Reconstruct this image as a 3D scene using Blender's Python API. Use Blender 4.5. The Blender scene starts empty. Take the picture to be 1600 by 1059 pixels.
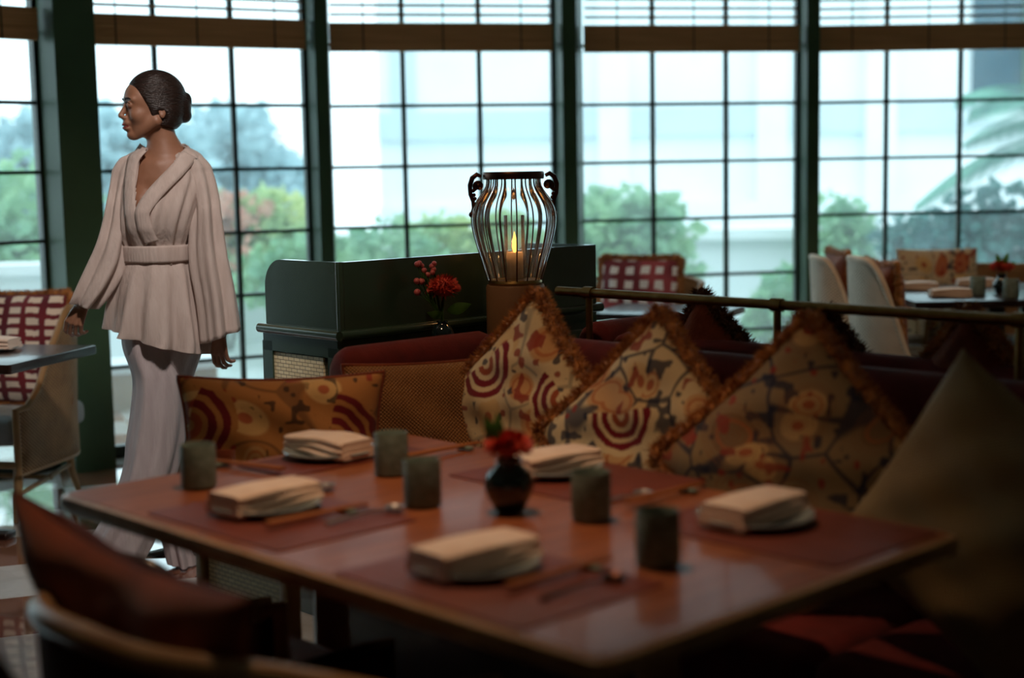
import bpy, math, random
import numpy as np
from mathutils import Vector, Matrix
random.seed(7); RNG = np.random.default_rng(7)
SC = bpy.context.scene
COL = SC.collection
PI = math.pi
R = math.radians

# ------------------------------------------------------------ camera
cam_d = bpy.data.cameras.new('camera'); cam = bpy.data.objects.new('camera', cam_d); COL.objects.link(cam)
cam_d.sensor_width = 36.0; cam_d.lens = 36.0 * 2300 / 1600
cam_d.clip_start = 0.05; cam_d.clip_end = 200
p_, r_ = R(6.528), R(-1.0725)
_F = Vector((0, math.cos(p_), -math.sin(p_))); _U = Vector((0, math.sin(p_), math.cos(p_))); _R = Vector((1, 0, 0))
_R2 = _R * math.cos(r_) + _U * math.sin(r_); _U2 = _U * math.cos(r_) - _R * math.sin(r_)
cam.matrix_world = Matrix(((_R2.x, _U2.x, -_F.x, 0), (_R2.y, _U2.y, -_F.y, 0), (_R2.z, _U2.z, -_F.z, 1.42), (0, 0, 0, 1)))
cam_d.dof.use_dof = True; cam_d.dof.focus_distance = 4.75; cam_d.dof.aperture_fstop = 1.45
SC.camera = cam

# ------------------------------------------------------------ world, exposure, lights
SC.view_settings.view_transform = 'Standard'; SC.view_settings.look = 'None'
SC.view_settings.gamma = 1.0; SC.view_settings.use_curve_mapping = False
SC.view_settings.exposure = 0.0
wd = bpy.data.worlds.new('overcast_sky'); SC.world = wd; wd.use_nodes = True
wd.node_tree.nodes['Background'].inputs[0].default_value = (0.76, 0.94, 1.0, 1)
wd.node_tree.nodes['Background'].inputs[1].default_value = 2.5

def lamp(name, kind, loc, energy, color, size=0.1, target=None, spot=None, blend=0.6):
    d = bpy.data.lights.new(name, kind); d.energy = energy; d.color = color
    if kind == 'AREA': d.shape = 'DISK'; d.size = size
    else: d.shadow_soft_size = size
    if spot: d.spot_size = R(spot); d.spot_blend = blend
    o = bpy.data.objects.new(name, d); COL.objects.link(o); o.location = loc
    if target is not None:
        o.rotation_euler = (Vector(target) - Vector(loc)).to_track_quat('-Z', 'Y').to_euler()
    return o
WARM = (1.0, 0.60, 0.34)
lamp('table_downlight', 'SPOT', (-0.2, 2.9, 2.95), 100, WARM, 0.08, (-0.20, 2.9, 0.75), 60, 1.0)
lamp('banquette_downlight', 'SPOT', (-0.5, 3.5, 2.95), 46, WARM, 0.08, (-0.25, 4.3, 0.75), 50, 1.0)
lamp('aisle_downlight', 'SPOT', (-0.6, 3.4, 2.95), 150, (1.0, 0.87, 0.80), 0.15, (-1.2, 5.1, 1.1), 45)
lamp('left_table_downlight', 'SPOT', (-1.9, 4.9, 2.95), 35, WARM, 0.1, (-2.1, 6.3, 0.7), 60)
lamp('window_table_downlight', 'SPOT', (0.4, 6.2, 2.95), 40, (1, .8, .65), 0.1, (0.7, 7.6, 0.85), 40)
lamp('right_table_downlight', 'SPOT', (1.9, 6.2, 2.95), 45, WARM, 0.1, (2.2, 7.4, 0.75), 60)

# ------------------------------------------------------------ helpers
def C(h, a=1.0):
    h = h.lstrip('#'); v = [int(h[i:i + 2], 16) / 255 for i in (0, 2, 4)]
    return tuple((x / 12.92 if x <= .04045 else ((x + .055) / 1.055) ** 2.4) for x in v) + (a,)

def base_mat(name):
    m = bpy.data.materials.new(name); m.use_nodes = True
    return m, m.node_tree, m.node_tree.nodes['Principled BSDF']

def mat(name, c1, c2=None, rough=0.6, scale=8.0, metal=0.0, bump=0.0, bscale=60.0, coat=0.0, sheen=0.0, spec=0.5,
        stretch=(1, 1, 1), detail=4.0, translucent=0.0):
    m, nt, b = base_mat(name)
    N, L = nt.nodes, nt.links
    tc = N.new('ShaderNodeTexCoord'); mp = N.new('ShaderNodeMapping'); mp.inputs['Scale'].default_value = stretch
    L.new(tc.outputs['Object'], mp.inputs[0])
    c1 = C(c1) if isinstance(c1, str) else c1
    c2 = c1 if c2 is None else (C(c2) if isinstance(c2, str) else c2)
    nz = N.new('ShaderNodeTexNoise'); nz.inputs['Scale'].default_value = scale; nz.inputs['Detail'].default_value = detail
    L.new(mp.outputs[0], nz.inputs[0])
    cr = N.new('ShaderNodeValToRGB'); cr.color_ramp.elements[0].position = .35; cr.color_ramp.elements[1].position = .65
    cr.color_ramp.elements[0].color = c1; cr.color_ramp.elements[1].color = c2
    L.new(nz.outputs[0], cr.inputs[0]); L.new(cr.outputs[0], b.inputs['Base Color'])
    b.inputs['Roughness'].default_value = rough; b.inputs['Metallic'].default_value = metal
    b.inputs['Coat Weight'].default_value = coat; b.inputs['Coat Roughness'].default_value = .08
    b.inputs['Sheen Weight'].default_value = sheen; b.inputs['Specular IOR Level'].default_value = spec
    if bump:
        n2 = N.new('ShaderNodeTexNoise'); n2.inputs['Scale'].default_value = bscale; L.new(mp.outputs[0], n2.inputs[0])
        bp = N.new('ShaderNodeBump'); bp.inputs['Strength'].default_value = bump; bp.inputs['Distance'].default_value = .01
        L.new(n2.outputs[0], bp.inputs['Height']); L.new(bp.outputs[0], b.inputs['Normal'])
    if translucent:
        t = N.new('ShaderNodeBsdfTranslucent'); L.new(cr.outputs[0], t.inputs[0])
        mx = N.new('ShaderNodeMixShader'); mx.inputs[0].default_value = translucent
        L.new(b.outputs[0], mx.inputs[1]); L.new(t.outputs[0], mx.inputs[2]); L.new(mx.outputs[0], N['Material Output'].inputs[0])
    return m

def weave_mat(name, c1, c2, sx=90, sy=90, rough=.7, depth=.6, gap=None):
    """two crossing waves, like woven cane or cloth, in object space (x along, z up; y joins x)"""
    m, nt, b = base_mat(name); N, L = nt.nodes, nt.links
    uv = N.new('ShaderNodeUVMap'); sp = N.new('ShaderNodeSeparateXYZ'); L.new(uv.outputs[0], sp.inputs[0])
    def wave(out, s):
        a = N.new('ShaderNodeMath'); a.operation = 'MULTIPLY'; a.inputs[1].default_value = s; L.new(out, a.inputs[0])
        q = N.new('ShaderNodeMath'); q.operation = 'SINE'; L.new(a.outputs[0], q.inputs[0]); return q
    w1 = wave(sp.outputs[0], sx * 2 * PI); w2 = wave(sp.outputs[1], sy * 2 * PI)
    mu = N.new('ShaderNodeMath'); mu.operation = 'MULTIPLY'; L.new(w1.outputs[0], mu.inputs[0]); L.new(w2.outputs[0], mu.inputs[1])
    ns = N.new('ShaderNodeTexNoise'); ns.inputs['Scale'].default_value = 12; tc = N.new('ShaderNodeTexCoord'); L.new(tc.outputs['Object'], ns.inputs[0])
    ad = N.new('ShaderNodeMath'); ad.operation = 'MULTIPLY_ADD'; ad.inputs[1].default_value = .5; ad.inputs[2].default_value = .25
    L.new(mu.outputs[0], ad.inputs[0])
    a2 = N.new('ShaderNodeMath'); a2.operation = 'MULTIPLY_ADD'; a2.inputs[1].default_value = .5; L.new(ns.outputs[0], a2.inputs[0]); L.new(ad.outputs[0], a2.inputs[2])
    cr = N.new('ShaderNodeValToRGB'); cr.color_ramp.elements[0].position = .2; cr.color_ramp.elements[1].position = .75
    cr.color_ramp.elements[0].color = C(c1); cr.color_ramp.elements[1].color = C(c2)
    L.new(a2.outputs[0], cr.inputs[0]); L.new(cr.outputs[0], b.inputs['Base Color'])
    bp = N.new('ShaderNodeBump'); bp.inputs['Strength'].default_value = depth; bp.inputs['Distance'].default_value = .004
    L.new(mu.outputs[0], bp.inputs['Height']); L.new(bp.outputs[0], b.inputs['Normal'])
    b.inputs['Roughness'].default_value = rough
    return m

def attr_mat(name, rough=.8, sheen=.2, weave=True):
    m, nt, b = base_mat(name); N, L = nt.nodes, nt.links
    a = N.new('ShaderNodeAttribute'); a.attribute_name = 'Col'; L.new(a.outputs[0], b.inputs['Base Color'])
    b.inputs['Roughness'].default_value = rough; b.inputs['Sheen Weight'].default_value = sheen
    b.inputs['Specular IOR Level'].default_value = .2
    n2 = N.new('ShaderNodeTexNoise'); n2.inputs['Scale'].default_value = 220
    tc = N.new('ShaderNodeTexCoord'); L.new(tc.outputs['Object'], n2.inputs[0])
    bp = N.new('ShaderNodeBump'); bp.inputs['Strength'].default_value = .5; bp.inputs['Distance'].default_value = .002
    L.new(n2.outputs[0], bp.inputs['Height']); L.new(bp.outputs[0], b.inputs['Normal'])
    return m

class MB:
    def __init__(s): s.v = []; s.f = []; s.uv = None
    def add(s, vs, fs):
        o = len(s.v); s.v += [tuple(q) for q in vs]; s.f += [tuple(i + o for i in f) for f in fs]; return s
    def box(s, c, d, rz=0.0, rx=0.0, bev=0.0):
        x, y, z = d[0] / 2, d[1] / 2, d[2] / 2
        if bev <= 0:
            vs = [(-x, -y, -z), (x, -y, -z), (x, y, -z), (-x, y, -z), (-x, -y, z), (x, -y, z), (x, y, z), (-x, y, z)]
            fs = [(0, 3, 2, 1), (4, 5, 6, 7), (0, 1, 5, 4), (1, 2, 6, 5), (2, 3, 7, 6), (3, 0, 4, 7)]
        else:
            n = 5; vs = []; fs = []; b = min(bev, x, y, z)
            rings = []
            for (zz, ins) in [(-z, b)] + [(-z + b * (1 - math.cos(t)), b * (1 - math.sin(t))) for t in (PI / 6, PI / 3, PI / 2)] + \
                    [(z - b * (1 - math.cos(t)), b * (1 - math.sin(t))) for t in (PI / 2, PI / 3, PI / 6)] + [(z, b)]:
                ring = []
                for (sx, sy, a0) in ((1, 1, 0), (-1, 1, PI / 2), (-1, -1, PI), (1, -1, 1.5 * PI)):
                    for k in range(n):
                        a = a0 + PI / 2 * k / (n - 1); rr = b - ins
                        ring.append((sx * (x - b) + rr * math.cos(a), sy * (y - b) + rr * math.sin(a), zz))
                rings.append(ring)
            m = len(rings[0])
            for rg in rings: vs += rg
            for i in range(len(rings) - 1):
                for j in range(m): fs.append((i * m + j, i * m + (j + 1) % m, (i + 1) * m + (j + 1) % m, (i + 1) * m + j))
            fs.append(tuple(range(m))[::-1]); fs.append(tuple((len(rings) - 1) * m + j for j in range(m)))
        M = Matrix.Translation(c) @ Matrix.Rotation(rz, 4, 'Z') @ Matrix.Rotation(rx, 4, 'X')
        return s.add([M @ Vector(q) for q in vs], fs)
    def tube(s, pts, r, n=10, caps=True, flat=1.0):
        pts = [Vector(q) for q in pts]; rs = r if isinstance(r, (list, tuple)) else [r] * len(pts)
        vs = []; fs = []; up = None
        for i, q in enumerate(pts):
            t = (pts[min(i + 1, len(pts) - 1)] - pts[max(i - 1, 0)]).normalized()
            if up is None: up = t.orthogonal().normalized()
            up = (up - t * up.dot(t)).normalized(); sd = t.cross(up)
            for k in range(n):
                a = 2 * PI * k / n; vs.append(q + (up * math.cos(a) + sd * math.sin(a) * flat) * rs[i])
        for i in range(len(pts) - 1):
            for k in range(n): fs.append((i * n + k, i * n + (k + 1) % n, (i + 1) * n + (k + 1) % n, (i + 1) * n + k))
        if caps: fs.append(tuple(range(n))[::-1]); fs.append(tuple((len(pts) - 1) * n + k for k in range(n)))
        return s.add(vs, fs)
    def lathe(s, prof, c=(0, 0, 0), n=40, caps=True):
        vs = []; fs = []
        for (r, z) in prof:
            for k in range(n):
                a = 2 * PI * k / n; vs.append((c[0] + r * math.cos(a), c[1] + r * math.sin(a), c[2] + z))
        m = len(prof)
        for i in range(m - 1):
            for k in range(n): fs.append((i * n + k, i * n + (k + 1) % n, (i + 1) * n + (k + 1) % n, (i + 1) * n + k))
        if caps: fs.append(tuple(range(n))[::-1]); fs.append(tuple((m - 1) * n + k for k in range(n)))
        return s.add(vs, fs)
    def sphere(s, c, r, n=12):
        rr = (r, r, r) if not isinstance(r, (tuple, list)) else r
        vs = [(c[0], c[1], c[2] - rr[2])]; fs = []
        for i in range(1, n):
            t = PI * i / n
            for k in range(2 * n):
                a = PI * k / n
                vs.append((c[0] + rr[0] * math.sin(t) * math.cos(a), c[1] + rr[1] * math.sin(t) * math.sin(a), c[2] - rr[2] * math.cos(t)))
        vs.append((c[0], c[1], c[2] + rr[2])); m = 2 * n; e = len(vs) - 1
        for k in range(m): fs.append((0, 1 + (k + 1) % m, 1 + k)); fs.append((e, e - m + k, e - m + (k + 1) % m))
        for i in range(n - 2):
            for k in range(m):
                a = 1 + i * m; fs.append((a + k, a + (k + 1) % m, a + m + (k + 1) % m, a + m + k))
        return s.add(vs, fs)
    def prism(s, poly, z0, z1):
        n = len(poly)
        return s.add([(x, y, z0) for x, y in poly] + [(x, y, z1) for x, y in poly],
                     [tuple(range(n))[::-1], tuple(range(n, 2 * n))] + [(i, (i + 1) % n, n + (i + 1) % n, n + i) for i in range(n)])
    def grid(s, fn, nu, nv, closed=False):
        """fn(u,v) with u,v in 0..1"""
        vs = [fn(i / (nu if closed else nu - 1), j / (nv - 1)) for j in range(nv) for i in range(nu)]
        fs = []
        for j in range(nv - 1):
            for i in range(nu if closed else nu - 1):
                i2 = (i + 1) % nu; fs.append((j * nu + i, j * nu + i2, (j + 1) * nu + i2, (j + 1) * nu + i))
        return s.add(vs, fs)
    def build(s, name, m=None, parent=None, smooth=True, solid=0.0, uvfn=None, loc=None, rz=0.0, sub=0, autos=True):
        me = bpy.data.meshes.new(name); me.from_pydata(s.v, [], s.f); me.update()
        if m: me.materials.append(m)
        if smooth:
            me.polygons.foreach_set('use_smooth', [True] * len(me.polygons))
            if autos:
                try: me.set_sharp_from_angle(angle=R(42))
                except Exception: pass
        if uvfn is not None:
            uv = me.uv_layers.new(name='UVMap'); co = np.array(s.v)
            vi = np.zeros(len(me.loops), int); me.loops.foreach_get('vertex_index', vi)
            u = np.array([uvfn(q) for q in s.v]) if not isinstance(uvfn, np.ndarray) else uvfn
            uv.data.foreach_set('uv', u[vi].ravel())
        o = bpy.data.objects.new(name, me); COL.objects.link(o)
        if parent is not None: o.parent = parent
        if loc: o.location = loc
        if rz: o.rotation_euler = (0, 0, rz)
        if solid:
            md = o.modifiers.new('thickness', 'SOLIDIFY'); md.thickness = solid; md.offset = 0
        if sub:
            md = o.modifiers.new('smooth', 'SUBSURF'); md.levels = sub; md.render_levels = sub
        return o

def tag(o, label=None, cat=None, group=None, kind=None):
    if label: o['label'] = label
    if cat: o['category'] = cat
    if group: o['group'] = group
    if kind: o['kind'] = kind
    return o
def thing(name, label, cat, loc=(0, 0, 0), rz=0.0, group=None, rot=None):
    o = bpy.data.objects.new(name, None); COL.objects.link(o); o.empty_display_size = .05
    o.location = loc; o.rotation_euler = rot if rot else (0, 0, rz)
    return tag(o, label, cat, group)
def copy_tree(o, parent=None):
    c = o.copy(); COL.objects.link(c)
    if parent is not None: c.parent = parent; c.matrix_parent_inverse = o.matrix_parent_inverse
    for ch in list(o.children): copy_tree(ch, c)
    return c
def dup(o, loc, rz, label):
    c = copy_tree(o); c.location = loc; c.rotation_euler = (0, 0, rz); c['label'] = label; return c
def struct(o): o['kind'] = 'structure'; return o

# the dining group stands turned 43.6 degrees: v runs right-and-away, s left-and-away
ANG = R(43.593); _w = (math.cos(ANG), math.sin(ANG)); _u = (-math.sin(ANG), math.cos(ANG))
def T(v, s, z=0.0): return (v * _w[0] + s * _u[0], v * _w[1] + s * _u[1], z)
RZ_A = ANG            # local x -> v, local y -> s
RZ_B = ANG - PI / 2   # local x -> -s, local y -> v

# ------------------------------------------------------------ materials
M = {}
M['green'] = mat('green_paint', '#416249', '#3a5841', rough=.5, scale=3, coat=.05)
M['green_gloss'] = mat('green_lacquer', '#2b3b2c', '#314231', rough=.22, scale=3, coat=.6)
M['muntin'] = mat('dark_metal_paint', '#1c2b24', '#22332a', rough=.4)
M['plaster'] = mat('warm_plaster', '#b09c84', '#a5917a', rough=.9, bump=.2)
M['ceiling'] = mat('ceiling_paint', '#c4b8a6', '#bcb09e', rough=.9)
M['velvet'] = mat('red_velvet', '#6e211d', '#5c1b18', rough=.8, scale=14, sheen=.12, bump=.15, bscale=200, spec=.2)
M['rust'] = mat('rust_fabric', '#8d4322', '#74331a', rough=.8, scale=10, sheen=.3, bump=.3, bscale=160, spec=.2)
M['rust_deep'] = mat('rust_fabric_darkened_for_shade', '#4c2114', '#3d190f', rough=.85, scale=10, bump=.3, bscale=160, spec=.15)  # deeper copy of the rust cloth, foreground shade mixed into the colour
M['fur'] = mat('brown_fur', '#cc8c4a', '#93592a', rough=.7, scale=30, sheen=.4, spec=.2)
M['fur_dark'] = mat('dark_fur', '#7a4c30', '#4d2d22', rough=.75, scale=30, sheen=.3, spec=.2)
M['brass'] = mat('aged_brass', '#a88b57', '#8f7343', rough=.35, metal=1.0, scale=20)
M['wood'] = mat('table_wood', '#a0603a', '#86492a', rough=.42, scale=5, stretch=(1, 8, 1), coat=.12, detail=8)
M['wood_pale'] = mat('pale_wood', '#a98558', '#97744a', rough=.5, scale=6, stretch=(1, 1, .2))
M['wood_edge'] = mat('worn_wood_edge', '#b2906a', '#9a7752', rough=.3, scale=9)
M['wood_dark'] = mat('dark_wood', '#2b1a14', '#1f120e', rough=.3, scale=5, coat=.3)
M['drum'] = mat('turned_wood', '#9a7552', '#8a6646', rough=.5, scale=4, stretch=(1, 1, .15))
M['leather'] = mat('red_leather', '#7c3a29', '#6c3022', rough=.5, bump=.2, bscale=300)
M['linen'] = mat('white_linen', '#f1dfd0', '#e8d2c1', rough=.9, scale=20, bump=.2, bscale=150, sheen=.2)
M['stone'] = mat('speckled_stoneware', '#7d8f86', '#65776f', rough=.55, scale=60, bump=.1)
M['plate'] = mat('blue_grey_stoneware', '#9aa9ab', '#8797a0', rough=.25, scale=40, coat=.4)
M['navy_glaze'] = mat('dark_glaze', '#13252a', '#0f1c22', rough=.08, coat=.8)
M['chrome'] = mat('polished_steel', '#c8c8ca', rough=.32, metal=1.0)
M['chop'] = mat('chopstick_wood', '#b0703f', '#96582e', rough=.4)
M['black'] = mat('black_lacquer', '#16110f', rough=.25, coat=.4)
M['leaf'] = mat('green_leaf', '#4e7a2e', '#35591f', rough=.5, scale=30, translucent=.3)
M['petal'] = mat('red_petal', '#b3271b', '#c9452a', rough=.6, scale=60)
M['berry'] = mat('pink_berry', '#d0706a', '#b9525a', rough=.4, scale=90)
M['bamboo'] = mat('bamboo_blind', '#e8b480', '#cf9a68', rough=.6, scale=30, stretch=(.1, .1, 6), translucent=.06)  # base lightened so the backlit blinds read as lit from the room
M['slat'] = mat('bamboo_slat', '#a87c54', '#8f6642', rough=.6, scale=20)
M['bronze'] = mat('bronze_metal', '#6b4636', '#54352a', rough=.35, metal=.9, scale=20)
M['wax'] = mat('candle_wax', '#a08a74', rough=.5)
M['cushion_grey'] = mat('pale_seat_cushion', '#a9b2b6', '#98a2a8', rough=.9, bump=.2)
M['blouse'] = mat('cream_crepe', '#eee0d8', '#e4d4cb', rough=.85, scale=12, bump=.35, bscale=40, stretch=(3, 3, .5), translucent=.36, sheen=.1, spec=.2)
M['trouser'] = mat('white_crepe', '#e2d8d8', '#d6cacb', rough=.85, scale=12, bump=.35, bscale=40, stretch=(3, 3, .4), translucent=.36, sheen=.1, spec=.2)
M['skin'] = mat('skin', '#a0745c', '#94684f', rough=.5, scale=20)  # tone lowered to give her dimly lit face under the aisle spot
M['lips'] = mat('lips', '#8f3b38', rough=.4)
M['hair'] = mat('dark_brown_hair', '#2b1a12', '#1c100b', rough=.42, scale=30, bump=.5, bscale=60, stretch=(1, 1, 6))
M['eye'] = mat('eye_white', '#d9d2cb', rough=.2)
M['iris'] = mat('dark_iris', '#241a14', rough=.1)
M['tan'] = weave_mat('tan_basket_cloth', '#6f4722', '#b07c44', 95, 95, depth=.7)
M['tan_fine'] = weave_mat('olive_basket_cloth', '#856a40', '#a58a58', 110, 110, depth=.5)
M['wicker'] = weave_mat('brown_wicker', '#5e4128', '#c69c6a', 45, 60, depth=1.0)
M['wicker_pale'] = weave_mat('pale_wicker', '#c2ab90', '#fff0dc', 45, 60, depth=1.0)  # pushed almost to white to carry window light on the chair backs
M['pattern'] = attr_mat('printed_linen')

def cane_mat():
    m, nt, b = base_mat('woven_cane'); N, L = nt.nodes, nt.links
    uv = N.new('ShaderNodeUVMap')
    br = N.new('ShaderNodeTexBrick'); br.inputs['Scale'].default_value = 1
    br.inputs['Color1'].default_value = C('#fbeec6'); br.inputs['Color2'].default_value = C('#eedfb2'); br.inputs['Mortar'].default_value = C('#8a7c58')  # cane colours raised near white; the brightness of light falling on it is painted in
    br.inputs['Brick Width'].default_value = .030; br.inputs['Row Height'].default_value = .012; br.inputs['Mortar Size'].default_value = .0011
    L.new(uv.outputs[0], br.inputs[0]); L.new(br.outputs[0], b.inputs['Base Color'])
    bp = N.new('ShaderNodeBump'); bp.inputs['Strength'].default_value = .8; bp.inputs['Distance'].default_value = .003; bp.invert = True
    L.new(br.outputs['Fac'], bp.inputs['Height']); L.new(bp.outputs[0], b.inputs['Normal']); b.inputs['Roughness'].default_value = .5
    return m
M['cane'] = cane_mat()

def marble_floor():
    m, nt, b = base_mat('checked_marble'); N, L = nt.nodes, nt.links
    tc = N.new('ShaderNodeTexCoord'); mp = N.new('ShaderNodeMapping'); mp.inputs['Rotation'].default_value = (0, 0, R(-20)); mp.inputs['Location'].default_value = (.12, .2, 0)
    L.new(tc.outputs['Object'], mp.inputs[0])
    ch = N.new('ShaderNodeTexChecker'); ch.inputs['Scale'].default_value = 1 / .45; L.new(mp.outputs[0], ch.inputs[0])
    nz = N.new('ShaderNodeTexNoise'); nz.inputs['Scale'].default_value = 5; nz.inputs['Detail'].default_value = 8; nz.inputs['Distortion'].default_value = 1.5; L.new(tc.outputs['Object'], nz.inputs[0])
    def ramp(a, c):
        cr = N.new('ShaderNodeValToRGB'); cr.color_ramp.elements[0].position = .4; cr.color_ramp.elements[1].position = .6
        cr.color_ramp.elements[0].color = C(a); cr.color_ramp.elements[1].color = C(c); L.new(nz.outputs[0], cr.inputs[0]); return cr
    r1, r2 = ramp('#f4f1ec', '#e6e2dc'), ramp('#a8735a', '#8e5d48')  # white tiles bleached further to boost the window reflection on the floor
    mx = N.new('ShaderNodeMix'); mx.data_type = 'RGBA'; L.new(ch.outputs['Fac'], mx.inputs[0]); L.new(r1.outputs[0], mx.inputs[6]); L.new(r2.outputs[0], mx.inputs[7])
    L.new(mx.outputs[2], b.inputs['Base Color']); b.inputs['Roughness'].default_value = .1; b.inputs['Coat Weight'].default_value = 1.0; b.inputs['Coat IOR'].default_value = 1.7; b.inputs['IOR'].default_value = 1.6
    return m
M['marble'] = marble_floor()

def glass_mat(name, veil, ior=1.2, tint=(.95, .99, 1, 1)):
    m = bpy.data.materials.new(name); m.use_nodes = True; nt = m.node_tree; N, L = nt.nodes, nt.links; N.clear()
    o = N.new('ShaderNodeOutputMaterial'); tr = N.new('ShaderNodeBsdfTransparent'); tr.inputs[0].default_value = tint
    tl = N.new('ShaderNodeBsdfTranslucent'); tl.inputs[0].default_value = (.88, .97, 1, 1)
    mx = N.new('ShaderNodeMixShader'); L.new(tr.outputs[0], mx.inputs[1]); L.new(tl.outputs[0], mx.inputs[2])
    nz = N.new('ShaderNodeTexNoise'); nz.inputs['Scale'].default_value = 1.6; tc = N.new('ShaderNodeTexCoord'); L.new(tc.outputs['Object'], nz.inputs[0])
    ma = N.new('ShaderNodeMath'); ma.operation = 'MULTIPLY'; ma.inputs[1].default_value = veil * 2; L.new(nz.outputs[0], ma.inputs[0]); L.new(ma.outputs[0], mx.inputs[0])
    gl = N.new('ShaderNodeBsdfGlossy'); gl.inputs['Roughness'].default_value = .02
    m2 = N.new('ShaderNodeMixShader'); fr = N.new('ShaderNodeFresnel'); fr.inputs[0].default_value = ior
    L.new(fr.outputs[0], m2.inputs[0]); L.new(mx.outputs[0], m2.inputs[1]); L.new(gl.outputs[0], m2.inputs[2]); L.new(m2.outputs[0], o.inputs[0])
    return m
M['glass'] = glass_mat('window_glass_with_haze_veil', .09)
M['lamp_glass'] = glass_mat('clear_lamp_glass', .05, 1.5)

def emis(name, col, st):
    m = bpy.data.materials.new(name); m.use_nodes = True; b = m.node_tree.nodes['Principled BSDF']
    b.inputs['Base Color'].default_value = col; b.inputs['Emission Color'].default_value = col; b.inputs['Emission Strength'].default_value = st
    return m
M['flame'] = emis('flame', (1, .34, .05, 1), 5)

# ============================================================ THE ROOM
struct(MB().prism([(-4.6, -2.6), (4.6, -2.6), (4.6, 9.6), (-4.6, 9.6)], -.12, 0).build('floor', M['marble'], smooth=False))
struct(MB().prism([(-4.6, -2.6), (4.6, -2.6), (4.6, 8.95), (-4.6, 8.95)], 3.05, 3.2).build('ceiling', M['ceiling'], smooth=False))
struct(MB().box((0, -2.65, 1.5), (9.2, .1, 3.1)).build('wall_back', M['plaster'], smooth=False))
struct(MB().box((-4.6, 1.4, 1.5), (.1, 8.2, 3.1)).build('wall_left', M['plaster'], smooth=False))
struct(MB().box((3.75, 3.1, 1.5), (.1, 11.6, 3.1)).build('wall_right', M['plaster'], smooth=False))

def unit(a): l = math.hypot(*a); return (a[0] / l, a[1] / l)
BAYS = [  # start and end of every glazed bay (plan), widths of three panes
    ((-4.25, 5.60), (-3.27, 6.24)), ((-3.17, 6.22), (-2.257, 7.154)), ((-2.14, 7.38), (-1.075, 7.945)), ((-.99, 8.10), (.261, 8.373)),
    ((.40, 8.50), (1.701, 8.733)), ((1.80, 8.80), (3.12, 8.83)), ((3.25, 8.85), (3.8, 8.86))]
ROW0, ROWH = 1.784, .3309
for n, (a, b) in enumerate(BAYS):
    d = (b[0] - a[0], b[1] - a[1]); L_ = math.hypot(*d); ang = math.atan2(d[1], d[0])
    root = thing('window_%d' % (n + 1), None, None, (a[0], a[1], 0), ang); struct(root)
    fr = MB()
    for x in (0, L_): fr.box((x, 0, 1.5), (.035, .05, 3.0))
    npn = 3 if L_ > .9 else 1
    for k in range(1, npn): fr.box((L_ * k / npn, 0, 1.5), (.022, .035, 3.0))
    for k in range(-4, 6):
        z = ROW0 + ROWH * k
        if z < 3.0: fr.box((L_ / 2, 0, z), (L_, .03, .017))
    fr.box((L_ / 2, 0, .03), (L_, .06, .06))
    fr.build('muntin_grid', M['muntin'], root, smooth=False)
    MB().box((L_ / 2, .0, 1.5), (L_, .005, 2.96)).build('window_pane', M['glass'], root, smooth=False)
    if 1 <= n <= 5:
        nm = {1: 'beside the wide green column, over the leftmost window', 2: 'over the window behind the walking woman', 3: 'over the window behind the green cabinet',
              4: 'over the window right of the glass lamp', 5: 'over the window with the palm outside'}[n]
        bl = thing('bamboo_blind', 'half raised brown bamboo blind ' + nm, 'blind', (a[0], a[1], 0), ang, 'bamboo blinds')
        y0 = -.075
        w = MB()
        for k in range(9): w.box((L_ / 2, y0 - .004 * (k % 2), 2.082 + k * .0165), (L_ - .05, .03, .0185), bev=0)
        w.build('folded_band', M['bamboo'], bl, smooth=False)
        s_ = MB()
        for k in range(14): s_.box((L_ / 2, y0, 2.268 + k * .050), (L_ - .06, .014, .012))
        s_.build('slats', M['slat'], bl, smooth=False)
        for xx in (.16, .5, .84): MB().tube([(L_ * xx, y0 - .022, 2.07), (L_ * xx, y0 - .022, 2.99)], .003, 6).build('cord', M['muntin'], bl)
        MB().box((L_ / 2, y0, 2.985), (L_ - .04, .05, .03)).build('headrail', M['bamboo'], bl, smooth=False)

def inward(bay):
    a, b = bay; d = unit((b[0] - a[0], b[1] - a[1])); return (d[1], -d[0])
def add2(p, q, k): return (p[0] + q[0] * k, p[1] + q[1] * k)
dep = [.17, .19, .16, .2, .15, .15]
for n in range(6):
    pl, pr = BAYS[n][1], BAYS[n + 1][0]; nl, nr = inward(BAYS[n]), inward(BAYS[n + 1])
    # front face from the left inner edge to the right inner edge
    fw = {0: .12, 1: .20, 2: .07, 3: .08, 4: .075, 5: .1}[n]
    A_ = add2(pl, nl, dep[n]); md = unit((pr[0] - pl[0], pr[1] - pl[1]))
    dr = unit((BAYS[n + 1][1][0] - BAYS[n + 1][0][0], BAYS[n + 1][1][1] - BAYS[n + 1][0][1]))
    dl = unit((BAYS[n][1][0] - BAYS[n][0][0], BAYS[n][1][1] - BAYS[n][0][1]))
    dm = unit((dr[0] + dl[0], dr[1] + dl[1]))
    B_ = add2(A_, dm, fw)
    poly = [pl, add2(pl, nl, -.06), add2(pr, nr, -.06), add2(pr, dr, .03), B_, A_]
    struct(MB().prism(poly[::-1] if False else poly, 0, 3.05).build('trim_%d' % (n + 1), M['green'], smooth=False))
a0 = BAYS[0][0]
struct(MB().prism([(-4.6, 5.4), a0, add2(a0, inward(BAYS[0]), .2), (-4.5, 5.2)], 0, 3.05).build('trim_7', M['green'], smooth=False))

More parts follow.
